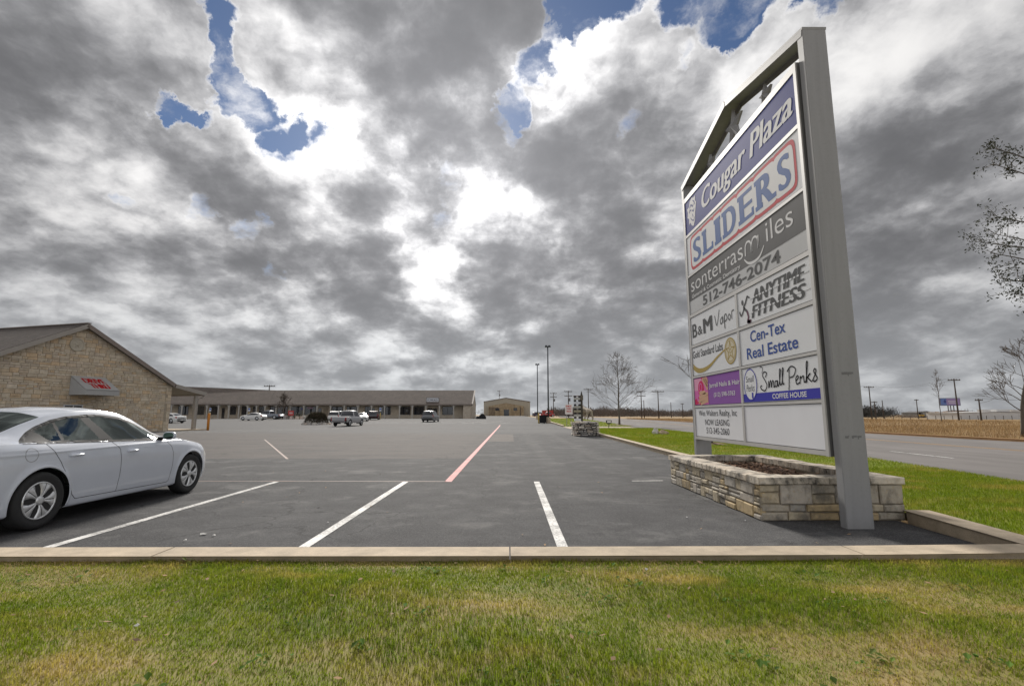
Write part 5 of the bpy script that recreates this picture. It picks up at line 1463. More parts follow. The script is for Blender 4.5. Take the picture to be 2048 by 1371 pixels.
def drive_through():
    C = Vector((-27.6, 41.0, 0)); d = Vector((-.263, -.965, 0)).normalized(); nin = Vector((-.965, .263, 0)).normalized(); nout = -nin
    tA, eave, apex = 7.05, 3.68, 7.42      # apex along the wall, eave height, apex height
    Wd = 2 * tA; up = Vector((0, 0, 1))
    t = thing('stone_building', 'limestone building with brown shingle gable roof and drive-through window awning', 'building', C)
    z0 = Vector((0, 0, 0))
    P = lambda a, b, z: d * a + nin * b + up * z
    # wall core, stones on the visible gable end
    mb = MB()
    mb.poly([P(0, .0, -.1), P(Wd, .0, -.1), P(Wd, .0, eave), P(tA, .0, apex), P(0, .0, eave)])
    mb.poly([P(0, 0, -.1), P(0, 0, eave), P(0, 18, eave), P(0, 18, -.1)]); mb.poly([P(Wd, 0, -.1), P(Wd, 18, -.1), P(Wd, 18, eave), P(Wd, 0, eave)])
    mb.poly([P(0, 18, -.1), P(0, 18, eave), P(tA, 18, apex), P(Wd, 18, eave), P(Wd, 18, -.1)])
    mb.build('wall', M_MORTAR, t)
    rng = random.Random(9); k = (apex - eave) / tA
    def clipg(p):
        p = clip_poly(p, -k, 1, eave - .12); p = clip_poly(p, k, 1, eave - .12 + 2 * apex - 2 * eave)
        return p
    polys = []
    win = (6.55, 7.75, 1.02, 1.98)
    emb = (tA + .35, 6.02, .48)
    for band, (b0, b1) in enumerate(((0, 3.42), (3.64, apex))):
        for a, b, c, e in ashlar(Wd - .55, b1 - b0, rng, (.15, .34), (.22, .68), .45):
            p = [(a + .5, b + b0), (c + .5, b + b0), (c + .5, e + b0), (a + .5, e + b0)]
            if a + .5 < win[1] and c + .5 > win[0] and b + b0 < win[3] and e + b0 > win[2]:
                if a + .5 < win[0]: p = clip_poly(p, 1, 0, win[0])
                elif c + .5 > win[1]: p = clip_poly(p, -1, 0, -win[1])
                elif e + b0 > win[3]: p = clip_poly(p, 0, -1, -win[3])
                elif b + b0 < win[2]: p = clip_poly(p, 0, 1, win[2])
                else: continue
            p = clipg(p)
            if len(p) >= 3 and parea(p) > .006: polys.append(p)
    # quoins at the corner and the smooth course
    z = 0
    while z < 3.45:
        h = rng.uniform(.22, .34); w = rng.choice((.30, .48)); polys.append([(-.02, z), (w, z), (w, min(z + h, 3.5)), (-.02, min(z + h, 3.5))]); z += h
    a = 0
    while a < Wd:
        w = rng.uniform(.6, 1.3); p = [(a, 3.43), (min(a + w, Wd), 3.43), (min(a + w, Wd), 3.63), (a, 3.63)]; p = clipg(p)
        if len(p) > 2: polys.append(p)
        a += w
    vis = [p for p in polys if min(q[0] for q in p) < 12.2]
    fr = (P(0, 0, 0), d, up, nout)
    stones(vis, t, M_LIME, fr, rng, gap=.018, d=(.03, .05), ch=.010, back=-.02, limit=300)
    hid = [p for p in polys if min(q[0] for q in p) >= 12.2]
    rest = MB()
    for p in hid: rest.prism(p, *fr, -.02, .05, .015)
    tag(rest.build('stone_infill', M_LIME, t), kind='stuff')
    # round emblem with a star
    mb = MB(); o = P(emb[0], -.05, emb[1])
    mb.lathe([(.46, .0), (.46, .05), (.44, .07), (.38, .07), (.36, .045), (.02, .045)], o, nout, 28, smooth=False); em = mb.build('round_emblem', mat('cast_limestone', (.40, .36, .29), .9, var=.15), t)
    mb = MB(); r = .26
    pts = [((r if i % 2 == 0 else r * .42) * math.sin(i * math.pi / 5), (r if i % 2 == 0 else r * .42) * math.cos(i * math.pi / 5)) for i in range(10)]
    V = [o + d * a + up * b + nout * .05 for a, b in pts] + [o + nout * .12]
    mb.add(V, [(i, (i + 1) % 10, 10) for i in range(10)]); mb.build('star', MATS['cast_limestone'], em)
    # roof planes
    for sgn, nm in ((1, 'far'), (-1, 'near')):
        nrm = (d * (-sgn) * (apex - eave) + up * tA).normalized(); along = (d * (-sgn) * tA * 1.0 - up * (apex - eave)).normalized()
        L = math.hypot(tA, apex - eave) + (.0 if sgn > 0 else .55)
        o = P(tA, -.42, apex + .12)
        m = shingle_mat('roof_shingle_' + nm, (.055, .043, .037), (.085, .068, .058), tuple(nin), tuple(along))
        mb = MB(); mb.obox(o, along, nin, along.cross(nin) if along.cross(nin).z > 0 else -along.cross(nin), 0, L, 0, 18.8, -.10, 0.0)
        mb.build('roof', m, t)
        # rake board
        nv_ = along.cross(nin); nv_ = nv_ if nv_.z > 0 else -nv_
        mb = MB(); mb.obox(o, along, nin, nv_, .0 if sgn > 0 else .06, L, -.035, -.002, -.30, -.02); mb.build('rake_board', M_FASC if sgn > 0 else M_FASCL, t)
        mb = MB(); mb.obox(o, along, nin, nv_, .0, L, .0, .44, -.16, -.102); mb.build('soffit', M_SOFF, t)
    mb = MB(); mb.obox(P(tA, -.45, apex + .13), d, nin, up, -.14, .14, 0, 18.8, -.03, .03); mb.build('ridge_cap', M_FASC, t)
    # side porch: roof running on at a flatter pitch
    al = (d * -1 * 2.95 - up * .55).normalized(); L = 3.05
    nv_ = al.cross(nin); nv_ = nv_ if nv_.z > 0 else -nv_
    o = P(-.02, -.42, eave + .03)
    mb = MB(); mb.obox(o, al, nin, nv_, 0, L, 0, 18.8, -.10, .05); mb.build('porch_roof', MATS['soffit'] if 0 else shingle_mat('porch_shingle', (.055, .043, .037), (.085, .068, .058), tuple(nin), tuple(al)), t)
    mb = MB(); mb.obox(o, al, nin, nv_, 0, L + .02, -.04, -.002, -.24, .06); mb.build('fascia', M_FASCL, t)
    mb = MB(); mb.obox(o, al, nin, nv_, L, L + .04, 0, 18.8, -.22, .05); mb.build('fascia', M_FASCL, t)
    mb = MB(); mb.obox(o, al, nin, nv_, 0, L, 0, 18.8, -.14, -.105); mb.build('soffit', M_SOFF, t)
    mb = MB(); mb.box(-.11, .11, -.11, .11, 0, 2.92)
    for q in range(4):
        c = mb.mesh('porch_post') if q == 0 else c
        p = link('porch_post', c, t, M_FASCL); p.location = P(-2.3, -.05 + q * 4.5, 0); p.rotation_euler = (0, 0, math.atan2(d.y, d.x))
    mb = MB(); mb.tube([P(-2.95, -.25, 3.02), P(-2.85, -.22, 2.8), P(-2.48, -.12, 2.62), P(-2.46, -.1, .1)], .05, 6); mb.build('downspout', M_FASCL, t)
    mb = MB(); mb.obox(z0, d, nin, up, -3.1, -.02, -.6, 18, -.1, .10); mb.build('porch_slab', M_CONC, t)
    # drive-through window
    w = MB()
    for a0, a1, b0, b1 in ((win[0], win[1], win[2], win[2] + .06), (win[0], win[1], win[3] - .06, win[3]), (win[0], win[0] + .06, win[2] + .06, win[3] - .06), (win[1] - .06, win[1], win[2] + .06, win[3] - .06), (7.12, 7.18, win[2] + .06, win[3] - .06)):
        w.obox(z0, d, nin, up, a0, a1, -.06, .05, b0, b1)
    fr_ = w.build('service_window', mat('white_frame', (.5, .5, .5), .5), t)
    mb = MB(); mb.obox(z0, d, nin, up, win[0] + .06, win[1] - .06, -.012, -.004, win[2] + .06, win[3] - .06); mb.build('pane', M_DARKGL, fr_)
    # awning
    a0, a1, pr, zt, zl, zb_ = 5.32, 7.55, 1.55, 3.92, 2.98, 2.62
    aw = MB()
    aw.poly([P(a1, -.08, zt), P(a0, -.08, zt), P(a0, -pr, zl), P(a1, -pr, zl)]); aw.poly([P(a1, -.08, zt - .03), P(a1, -pr, zl - .03), P(a0, -pr, zl - .03), P(a0, -.08, zt - .03)])
    aw.obox(z0, d, nin, up, a0, a1, -pr - .03, -pr, zl - .02, zl + .012)
    A = aw.build('awning', M_MET, t)
    mb = MB(); mb.obox(z0, d, nin, up, a0, a1, -pr + .004, -pr + .03, zb_, zl - .035); mb.build('valance', M_MET, A)
    for aa in (a0 + .01, a1 - .01):      # ribbed cheeks
        mb = MB(); V = []; nr = 34
        for i in range(nr + 1):
            b = -.08 - (pr - .11) * i / nr; h = zt - (zt - zl) * (-b - .08) / (pr - .08) - .04; o_ = .022 if i % 2 else 0
            s_ = 1 if aa > 6 else -1
            V += [P(aa + s_ * o_, b, zb_), P(aa + s_ * o_, b, h)]
        mb.add(V, [(2 * i, 2 * i + 2, 2 * i + 3, 2 * i + 1) for i in range(nr)]); mb.build('ribbed_side', M_MET, A)
    sl = (P(a0, -pr, zl) - P(a0, -.08, zt)); Ls = sl.length; sl.normalize()
    pn = (-d).cross(-sl); pn = pn if pn.z > 0 else -pn
    p = Print(P(a1, -pr, zl), -d, -sl, pn)
    mr = mat('red_awning_letters', (.38, .015, .018), .7, spec=.1)
    p.text(mr, 'DRIVE', .42, 1.85, .85, 1.45, bold=.05, d=.006); p.text(mr, 'THRU', .55, 1.80, .18, .75, bold=.05, d=.006)
    p.build(A)
    return t


drive_through()


def shops():
    """two wings of the shopping strip meeting at an inner corner"""
    zf = .47
    M_WALL = mat('cream_stucco', (.44, .375, .29), .9, var=.2, scale=1.5, detail=6)
    M_STW = mat('pale_stone_veneer', (.46, .41, .34), .92, col2=(.36, .30, .23), scale=2.6)
    M_COL = mat('porch_column', (.38, .36, .33), .8)
    M_WF = mat('dark_frame', (.05, .048, .045), .5)
    M_DOORL = mat('tan_door', (.27, .22, .16), .7)

    def wing(name, label, P0, P1, ridge0, ridge1, cols, wins, doors, ext0=0.0, ext1=0.0):
        P0, P1 = Vector((*P0, 0)), Vector((*P1, 0)); u = (P1 - P0).normalized(); L = (P1 - P0).length
        nb = Vector((-u.y, u.x, 0)); up = Vector((0, 0, 1))
        if nb.y < 0: nb = -nb
        t = thing(name, label, 'building', (P0.x, P0.y, zf))
        Q = lambda a, b, z: u * a + nb * b + up * z
        ez = 3.12
        m = shingle_mat(name + '_shingle', (.080, .062, .052), (.112, .088, .074), tuple(u), tuple((nb * 7.5 + up * (ridge0 - ez)).normalized()))
        mb = MB(); mb.add([Q(0, 0, ez + .22), Q(L, 0, ez + .22), Q(L + ext1, 7.8, ridge1), Q(-ext0, 7.8, ridge0)], [(0, 1, 2, 3)]); mb.add([Q(-ext0, 7.8, ridge0), Q(L + ext1, 7.8, ridge1), Q(L, 15.5, ez), Q(0, 15.5, ez)], [(0, 1, 2, 3)])
        mb.build('roof', m, t)
        mb = MB(); mb.obox((0, 0, 0), u, nb, up, 0, L, -.03, .02, ez - .06, ez + .22); mb.build('fascia', M_FASC, t)
        mb = MB(); mb.obox((0, 0, 0), u, nb, up, 0, L, .022, 2.5, ez - .04, ez); mb.build('soffit', M_SOFF, t)
        wb = 2.5
        mb = MB(); mb.obox((0, 0, 0), u, nb, up, 0, L - .06, wb, wb + .25, -.6, ez - .042); mb.build('wall', M_WALL, t)
        mb = MB(); mb.obox((0, 0, 0), u, nb, up, -.0, L, .1, wb, -.6, .0); mb.build('walkway', M_CONC, t)
        mb = MB(); mb.obox((0, 0, 0), u, nb, up, 0, L - .06, wb - .07, wb - .002, -.02, .86); mb.build('stone_wainscot', M_STW, t)
        cm = None
        for a in cols:
            mb = MB(); mb.box(-.12, .12, -.12, .12, 0, ez - .06)
            mb.add([(-.13, 0, ez - .62), (-.52, 0, ez - .07), (-.38, 0, ez - .07), (-.13, 0, ez - .44)], [(0, 1, 2, 3)]); mb.add([(.13, 0, ez - .62), (.13, 0, ez - .44), (.38, 0, ez - .07), (.52, 0, ez - .07)], [(0, 1, 2, 3)])
            if cm is None: cm = mb.mesh('porch_column')
            c = link('porch_column', cm, t, M_COL); c.location = Q(a, .28, 0); c.rotation_euler = (0, 0, math.atan2(u.y, u.x))
        for (a, b) in wins:
            mb = MB(); z0_, z1_ = .82, 2.75
            for s in ((a, a + .07, z0_, z1_), (b - .07, b, z0_, z1_), (a + .07, b - .07, z0_, z0_ + .07), (a + .07, b - .07, z1_ - .07, z1_), ((a + b) / 2 - .03, (a + b) / 2 + .03, z0_ + .07, z1_ - .07)):
                mb.obox((0, 0, 0), u, nb, up, s[0], s[1], wb - .10, wb - .01, s[2], s[3])
            w = mb.build('window', M_WF, t)
            mb = MB(); mb.obox((0, 0, 0), u, nb, up, a + .05, b - .05, wb - .045, wb - .015, z0_ + .04, z1_ - .04); mb.build('pane', M_DARKGL, w)
        for (a, b, dk) in doors:
            mb = MB(); mb.obox((0, 0, 0), u, nb, up, a, b, wb - .115, wb - .075, .02, 2.35); dr = mb.build('door', M_DARKGL if dk else M_DOORL, t)
            mb = MB(); mb.obox((0, 0, 0), u, nb, up, b - .16, b - .12, wb - .16, wb - .116, .95, 1.25); mb.build('handle', M_STEEL, dr)
        return t, Q, u, nb
    f = .117
    X = lambda px: (px - 1020) * .1195 + 57.8          # along the right wing from its inner corner
    Xc = lambda px: (px - 1020) * f + 57.8
    cols = [Xc(p) for p in (556, 584, 611, 637, 664, 691, 718, 745, 771, 801, 826, 853, 880, 908)]
    wins = [(X(a), X(b)) for a, b in ((545, 556), (560, 580), (586, 609), (614, 636), (667, 689), (697, 717), (733, 744), (760, 770), (773, 784), (801, 823), (829, 850), (886, 907))]
    doors = [(X(641), X(647), 1), (X(651), X(660), 0), (X(747), X(752), 1), (X(856), X(866), 1), (X(867), X(876), 1)]
    t, Q, u, nb = wing('shop_strip', 'long low shopping strip with brown shingle roof and dark shop windows under a porch', (-57.8, 117), (-8.9, 117), 6.85, 6.85, cols, wins, doors, ext0=5.5)
    L = 48.9; up = Vector((0, 0, 1))
    # stone gable end on the right
    mb = MB(); mb.poly([Q(L - .05, .2, -.6), Q(L - .05, 15.2, -.6), Q(L - .05, 15.3, 3.1), Q(L - .05, 7.8, 6.75), Q(L - .05, .2, 3.2)]); mb.obox((0, 0, 0), u, nb, up, L - 2.0, L - .06, .35, 2.42, -.6, 3.05); mb.build('end_wall', mat('pale_stone_veneer', (0, 0, 0)), t)
    mb = MB(); mb.obox((0, 0, 0), u, nb, up, L - .04, L + .35, -.03, .0, 2.95, 3.34); mb.add([Q(L + .3, 0, 3.05), Q(L + .3, 7.8, 6.6), Q(L + .3, 7.8, 6.86), Q(L + .3, 0, 3.34)], [(0, 1, 2, 3)]); mb.add([Q(L, 0, 3.345), Q(L + .35, 0, 3.345), Q(L + .35, 7.8, 6.87), Q(L, 7.8, 6.87)], [(0, 1, 2, 3)]); mb.build('rake_board', M_FASC, t)
    mb = MB(); mb.box(-.24, .24, -.05, .12, -.9, .9); vt = mb.build('gable_vent', M_WF, t); vt.location = Q(L + .06, 6.4, 4.6); vt.rotation_euler = (0, 0, math.pi / 2)
    # sign box on the roof, with dark letters
    a0, a1 = Xc(852), Xc(877.5)
    mb = MB(); mb.obox((0, 0, 0), u, nb, up, a0, a1, 1.15, 1.5, 3.66, 4.82); sg = mb.build('roof_sign', mat('sign_case', (.06, .06, .07), .6), t); sg['label'] = 'white lit-box sign with dark letters standing on the roof'
    p = Print(Q(a0, 1.148, 3.66), u, up, -nb)
    p.rect(mat('sign_face', (.55, .56, .58), .5), .1, a1 - a0 - .1, .1, 1.06, .003); p.text(mat('sign_letters', (.07, .07, .09), .6), 'FOWLKES', .28, a1 - a0 - .28, .36, .84, bold=.03, d=.008); p.build(sg)
    # small lit sign and blue banner inside two windows
    for (px0, px1, z0_, z1_, c, nm) in ((619, 630, 2.25, 2.6, (.45, .30, .38), 'window_poster'), (607, 610, 2.0, 2.4, (.10, .10, .35), 'window_poster')):
        mb = MB(); mb.obox((0, 0, 0), u, nb, up, X(px0), X(px1), 2.38, 2.395, z0_, z1_); mb.build(nm, mat('poster_%d' % px0, c, .6), t)
    # left wing, coming towards the camera
    def along(px):      # parameter on the left wing's front line where it crosses a photo column
        P0 = Vector((-97.0, 98.6)); P1 = Vector((-55.9, 116.9)); r = (px - 1020) / 1000.0 * .99; dd = (P1 - P0)
        return (r * P0.y - P0.x) / (dd.x - r * dd.y) * dd.length
    cols = [along(p) for p in (300, 321, 343, 364, 387, 414, 437, 458, 478, 495, 513, 530)]
    wins = [(along(a), along(b)) for a, b in ((318, 336), (353, 374), (392, 406), (418, 435), (459, 471), (482, 494), (505, 513), (517, 528))]
    doors = [(along(442), along(448), 1), (along(408), along(413), 0), (along(475), along(479), 0), (along(500), along(504), 0)]
    wing('shop_strip', 'left wing of the shops set at an angle behind the drive-through building', (-97.0, 98.6), (-55.9, 116.9), 8.0, 6.84, cols, wins, doors, ext1=1.0)
    # metal hall with a stone front
    Yh = 268; zh = zg(-2, Yh); k = Yh / 1000
    h = thing('metal_hall', 'tan metal hall with low gable and stone entrance front at the end of the lot', 'building', (-1.6, Yh, zh))
    def hx(px): return (px - 1020) * k + 1.6
    def hz(py): return (829 - py) * k + 1.3 - zh
    M_TAN = mat('tan_sheet_metal', (.36, .32, .25), .6, var=.06, scale=.5); M_FR = mat('field_stone_front', (.42, .33, .21), .9, col2=(.24, .17, .10), scale=1.1, detail=5)
    mb = MB(); mb.prism([(hx(968), -.5), (hx(1060), -.5), (hx(1060), hz(804)), (hx(1012), hz(796.5)), (hx(968), hz(804))], (0, 30, 0), (1, 0, 0), (0, 0, 1), (0, -1, 0), 0, 30); mb.build('wall', M_TAN, h)
    for (p, q) in (((968, 804), (1012, 796.5)), ((1012, 796.5), (1060, 804))):
        mb = MB(); a, b = Vector((hx(p[0]), 0, hz(p[1]))), Vector((hx(q[0]), 0, hz(q[1]))); dd = (b - a); n = Vector((-dd.z, 0, dd.x)).normalized(); mb.obox(a, dd.normalized(), (0, 1, 0), n, -.1, dd.length + .1, -.25, 30, .0, .35); mb.build('roof', M_FASC, h)
    mb = MB(); mb.prism([(hx(978), -.5), (hx(1047), -.5), (hx(1047), hz(812)), (hx(1012), hz(806)), (hx(978), hz(812))], (0, 0, 0), (1, 0, 0), (0, 0, 1), (0, -1, 0), 0, 2.2); mb.build('stone_front', M_FR, h)
    mb = MB(); mb.prism([(hx(1001), -.5), (hx(1023), -.5), (hx(1023), hz(819)), (hx(1012), hz(813)), (hx(1001), hz(819))], (0, -2.2, 0), (1, 0, 0), (0, 0, 1), (0, -1, 0), 0, 1.6); mb.build('entrance_porch', M_FR, h)
    mb = MB(); mb.box(hx(1008), hx(1018), -3.86, -3.8, 0, hz(819)); mb.build('door', M_DARKGL, h)
    for a, b in ((991, 999), (1027, 1034)):
        mb = MB(); mb.box(hx(a), hx(b), -2.26, -2.205, hz(821), hz(815.5)); w = mb.build('window', M_WF, h)
        mb = MB(); mb.box(hx(a) + .15, hx(b) - .15, -2.29, -2.262, hz(821) + .15, hz(815.5) - .15); mb.build('pane', M_DARKGL, w)
    M_BR = mat('brown_trim', (.10, .075, .06), .8)
    for a in (980, 984, 988, 1040): mb = MB(); mb.box(hx(a), hx(a + 1.4), -2.5, -2.21, 0, hz(814)); mb.build('stone_pier', M_BR, h)


shops()

# ================================================================== TREES
def limbs(mb, p, d, L, r, lev, rng, droop=.0, bend=.25, n=5, kids=(3, 5), spread=(.5, 1.0), rmin=.006, tips=None, ratio=(.45, .68), sides=5):
    p = Vector(p); d = Vector(d).normalized(); pts = [p.copy()]; rs = [r]; q = p.copy(); dirs = [d.copy()]
    for i in range(n):
        d = (d + Vector((rng.gauss(0, bend), rng.gauss(0, bend), rng.gauss(0, bend) + droop)) * .35).normalized()
        q = q + d * L / n; pts.append(q.copy()); dirs.append(d.copy()); rs.append(max(rmin, r * (1 - .82 * (i + 1) / n)))
    mb.tube(pts, rs, sides if lev > 1 else 4 if lev == 1 else 3, cap=False)
    if lev <= 0:
        if tips is not None: tips.append((q, d))
        return
    k = rng.randint(*kids)
    for j in range(k):
        f = rng.uniform(.28, .98); i = min(int(f * n), n - 1); base = pts[i].lerp(pts[i + 1], f * n - i)
        dd = dirs[i]; ax = Vector((rng.gauss(0, 1), rng.gauss(0, 1), rng.gauss(0, 1))); ax = (ax - dd * ax.dot(dd)).normalized()
        a = rng.uniform(*spread); nd = dd * math.cos(a) + ax * math.sin(a)
        limbs(mb, base, nd, L * rng.uniform(*ratio) * (1.15 - .4 * f), max(rmin, rs[i] * .62), lev - 1, rng, droop, bend, max(3, n - 1), kids, spread, rmin, tips, ratio, sides)


def bare_tree(label, loc, H, r, rng, trunk=.24, lean=(0, 0), nlimb=18, asc=(.7, 1.15), reach=.42, lev=2, wind=(0, 0), group=None, rmin=.008, m=None, kids=(3, 5), upturn=.10):
    z = zg(loc[0], loc[1]) - .06
    t = thing('bare_tree', label, 'tree', (loc[0], loc[1], z), 0, group)
    mb = MB(); n = 10; pts, rs = [], []
    for i in range(n + 1):
        f = i / n; pts.append(Vector((lean[0] * f * f + .03 * math.sin(i * 1.3) * H * .1, lean[1] * f * f, H * f * .93))); rs.append(max(rmin, r * (1.25 - .25 * min(1, f * 8)) * (1 - f) ** .8 + rmin))
    mb.tube(pts, rs, 8); mb.build('trunk', m or M_BARK, t)
    cr = MB()
    for k in range(nlimb):
        f = trunk + (1 - trunk) * ((k + rng.uniform(0, .8)) / nlimb) ** .9 * .97; i = min(int(f * n), n - 1); b = pts[i].lerp(pts[i + 1], f * n - i)
        an = k * 2.4 + rng.uniform(-.4, .4); a = rng.uniform(*asc) * (1 - .35 * f)
        d = Vector((math.cos(an) * math.sin(a) + wind[0], math.sin(an) * math.sin(a) + wind[1], math.cos(a)))
        L = H * reach * (1.05 - f * .82) * rng.uniform(.75, 1.15)
        limbs(cr, b, d, L, max(rmin * 1.5, r * .33 * (1.1 - f)), lev, rng, upturn, .28, 5, kids, (.35, .85), rmin)
    cr.build('crown', M_TWIG, t)
    return t


rt = random.Random(4)
bare_tree('bare young tree with a straight trunk on the verge beyond the pedestal', (12.75, 59.0), 8.5, .105, rt, .19, nlimb=34, reach=.50, asc=(.85, 1.4), rmin=.009, kids=(4, 6), upturn=.05)
bare_tree('bare tree hidden behind the far post of the pylon sign', (8.45, 21.4), 5.6, .075, rt, .30, nlimb=14, reach=.42, rmin=.007)
bare_tree('bare wind-bent tree leaning right beside the far kerb of the road', (31.9, 31.4), 6.6, .13, rt, .20, lean=(1.9, 0), nlimb=20, reach=.44, wind=(-.25, .15), rmin=.010, kids=(3, 6))
bare_tree('bushy bare tree in the flower bed by the shops', (-47.5, 106.0), 5.3, .09, rt, .08, nlimb=20, reach=.55, asc=(.3, .8), rmin=.022)
bare_tree('tall thin bare tree behind the roadside billboard', (86, 100.5), 10.5, .07, rt, .35, nlimb=9, reach=.36, rmin=.014, asc=(.3, .6))

# mulch rings below the verge trees
M_RING = mat('mulch_ring', (.13, .085, .06), .97, col2=(.20, .12, .07), scale=5, bump=.8, bscale=25)
for i, (x, y, r) in enumerate(((12.75, 59.0, 1.6), (8.55, 21.5, .8))):
    mb = MB(); rr = random.Random(i); k = 26
    V = [(x, y, zg(x, y) + .17)] + [(x + r * math.cos(a) * rr.uniform(.85, 1.1), y + r * math.sin(a) * rr.uniform(.85, 1.1), zg(x, y) + .05) for a in np.linspace(0, 6.283, k, False)]
    mb.add(V, [(0, 1 + j, 1 + (j + 1) % k) for j in range(k)])
    o = tag(mb.build('mulch_ring', M_RING), kind='stuff')


def leaf_clumps(centres, rng, per=30, spread=.16, size=.045, squash=1.0):
    V, F = [], []
    for c in centres:
        for k in range(per):
            p = Vector(c) + Vector((rng.gauss(0, spread), rng.gauss(0, spread), rng.gauss(0, spread * squash)))
            a = Vector((rng.gauss(0, 1), rng.gauss(0, 1), rng.gauss(0, 1))).normalized(); b = a.cross(Vector((rng.gauss(0, 1), rng.gauss(0, 1), rng.gauss(0, 1)))).normalized()
            L = size * rng.uniform(.6, 1.3); n = len(V)
            V += [p - a * L, p + b * L * .35, p + a * L, p - b * L * .35]; F.append((n, n + 1, n + 2, n + 3))
    return V, F


def live_oak():
    """oak just outside the frame on the right; the tips of its boughs reach into the picture"""
    base = Vector((16.6, 11.8, -.04)); rng = random.Random(12)
    t = thing('oak_tree', 'dark leafy oak at the right edge, only the tips of its boughs in the photo', 'tree', base)
    mb = MB(); mb.tube([(0, 0, 0), (.1, .05, 1.2), (-.05, .1, 2.6), (0, .1, 4.2), (.1, 0, 6.4), (0, 0, 8.6)], [.30, .24, .21, .17, .11, .04], 9); mb.build('trunk', M_BARK, t)
    cr = MB(); tips = []
    goals = [((12.35, 11.9, 8.05), 5.6), ((12.2, 11.8, 7.55), 5.2), ((12.3, 12.0, 6.25), 4.2), ((12.1, 11.9, 5.75), 3.8), ((12.0, 12.0, 5.3), 3.4), ((12.35, 12.2, 4.7), 3.0), ((12.25, 11.8, 4.2), 2.7),
             ((13.5, 9.5, 7.5), 5), ((14, 14.5, 6.5), 4), ((19, 13, 8), 5), ((18.5, 9, 6), 3.5), ((20, 11, 5), 3), ((17, 15, 7.5), 4.5), ((16, 9, 8.5), 6), ((15, 12, 9.2), 6.5), ((18, 12, 9), 6.5)]
    cl = []
    for g, hz in goals:
        g = Vector(g) - base; s = Vector((0, .05, hz)); mid = s.lerp(g, .5) + Vector((rng.uniform(-.2, .2), rng.uniform(-.2, .2), .35))
        P = [Vector(q) for q in spline2([tuple(s), tuple(mid), tuple(s.lerp(g, .8) + Vector((0, 0, .18))), tuple(g)], 5)]
        k = len(P); cr.tube(P, [.045 * (1 - i / k) ** 1.3 + .005 for i in range(k)], 5, cap=False)
        for i in range(int(k * .74), k):
            for j in range(2):
                d = Vector((rng.gauss(0, 1), rng.gauss(0, 1), rng.gauss(0, .8))) + (P[min(i + 1, k - 1)] - P[i - 1]).normalized() * .8
                L = rng.uniform(.18, .5); q = P[i] + d.normalized() * L
                cr.tube([P[i], P[i].lerp(q, .5) + Vector((0, 0, .03)), q], [.008, .006, .003], 3, cap=False); cl += [q, P[i].lerp(q, .6)]
    cr.build('branch', M_TWIG, t)
    V, F = leaf_clumps(cl, rng, 13, .075, .040)
    lf = MB(); lf.add(V, F); tag(lf.build('foliage', M_FOLI, t), kind='stuff')


live_oak()


def island_bush():
    x, y = -24.9, 65.2; z = zg(x, y)
    t = thing('bush', 'low rounded dark bush clump in a stone edged island in the lot', 'bush', (x, y, z))
    rng = random.Random(2); mb = MB(); V, F = [], []
    for k in range(5200):
        a = rng.uniform(0, 6.283); r = rng.random() ** .5; cx, cy_ = r * 1.5 * math.cos(a), r * .8 * math.sin(a)
        h = 1.3 * (1 - r ** 4.5) * rng.uniform(.55, 1.0) + .12
        d = Vector((math.cos(a) * r * .8 + rng.gauss(0, .25), math.sin(a) * r * .6 + rng.gauss(0, .25), 1 - r * .6)).normalized(); L = rng.uniform(.15, .4); w = Vector((-d.y, d.x, 0)); w = (w.normalized() if w.length > .01 else Vector((1, 0, 0))) * rng.uniform(.02, .045)
        p = Vector((cx, cy_, h)); n = len(V); V += [p - w, p + w, p + d * L]; F.append((n, n + 1, n + 2))
    mb.add(V, F); tag(mb.build('foliage', mat('bush_foliage', (.11, .075, .055), .9, col2=(.06, .065, .03), scale=3, rnd=.6), t), kind='stuff')
    for k in range(17):
        mb = MB(); a = k * 6.283 / 17; c = Vector((1.72 * math.cos(a), 1.0 * math.sin(a), 0)); s = rng.uniform(.2, .32); hh = rng.uniform(.14, .28)
        mb.prism([(-s, -.12), (s * .9, -.14), (s, .12), (-s * .8, .14)], c, (-math.sin(a), math.cos(a), 0), (-math.cos(a), -math.sin(a), 0), (0, 0, 1), -.05, hh, .06); mb.build('edging_stone', M_FLAG, t)


island_bush()


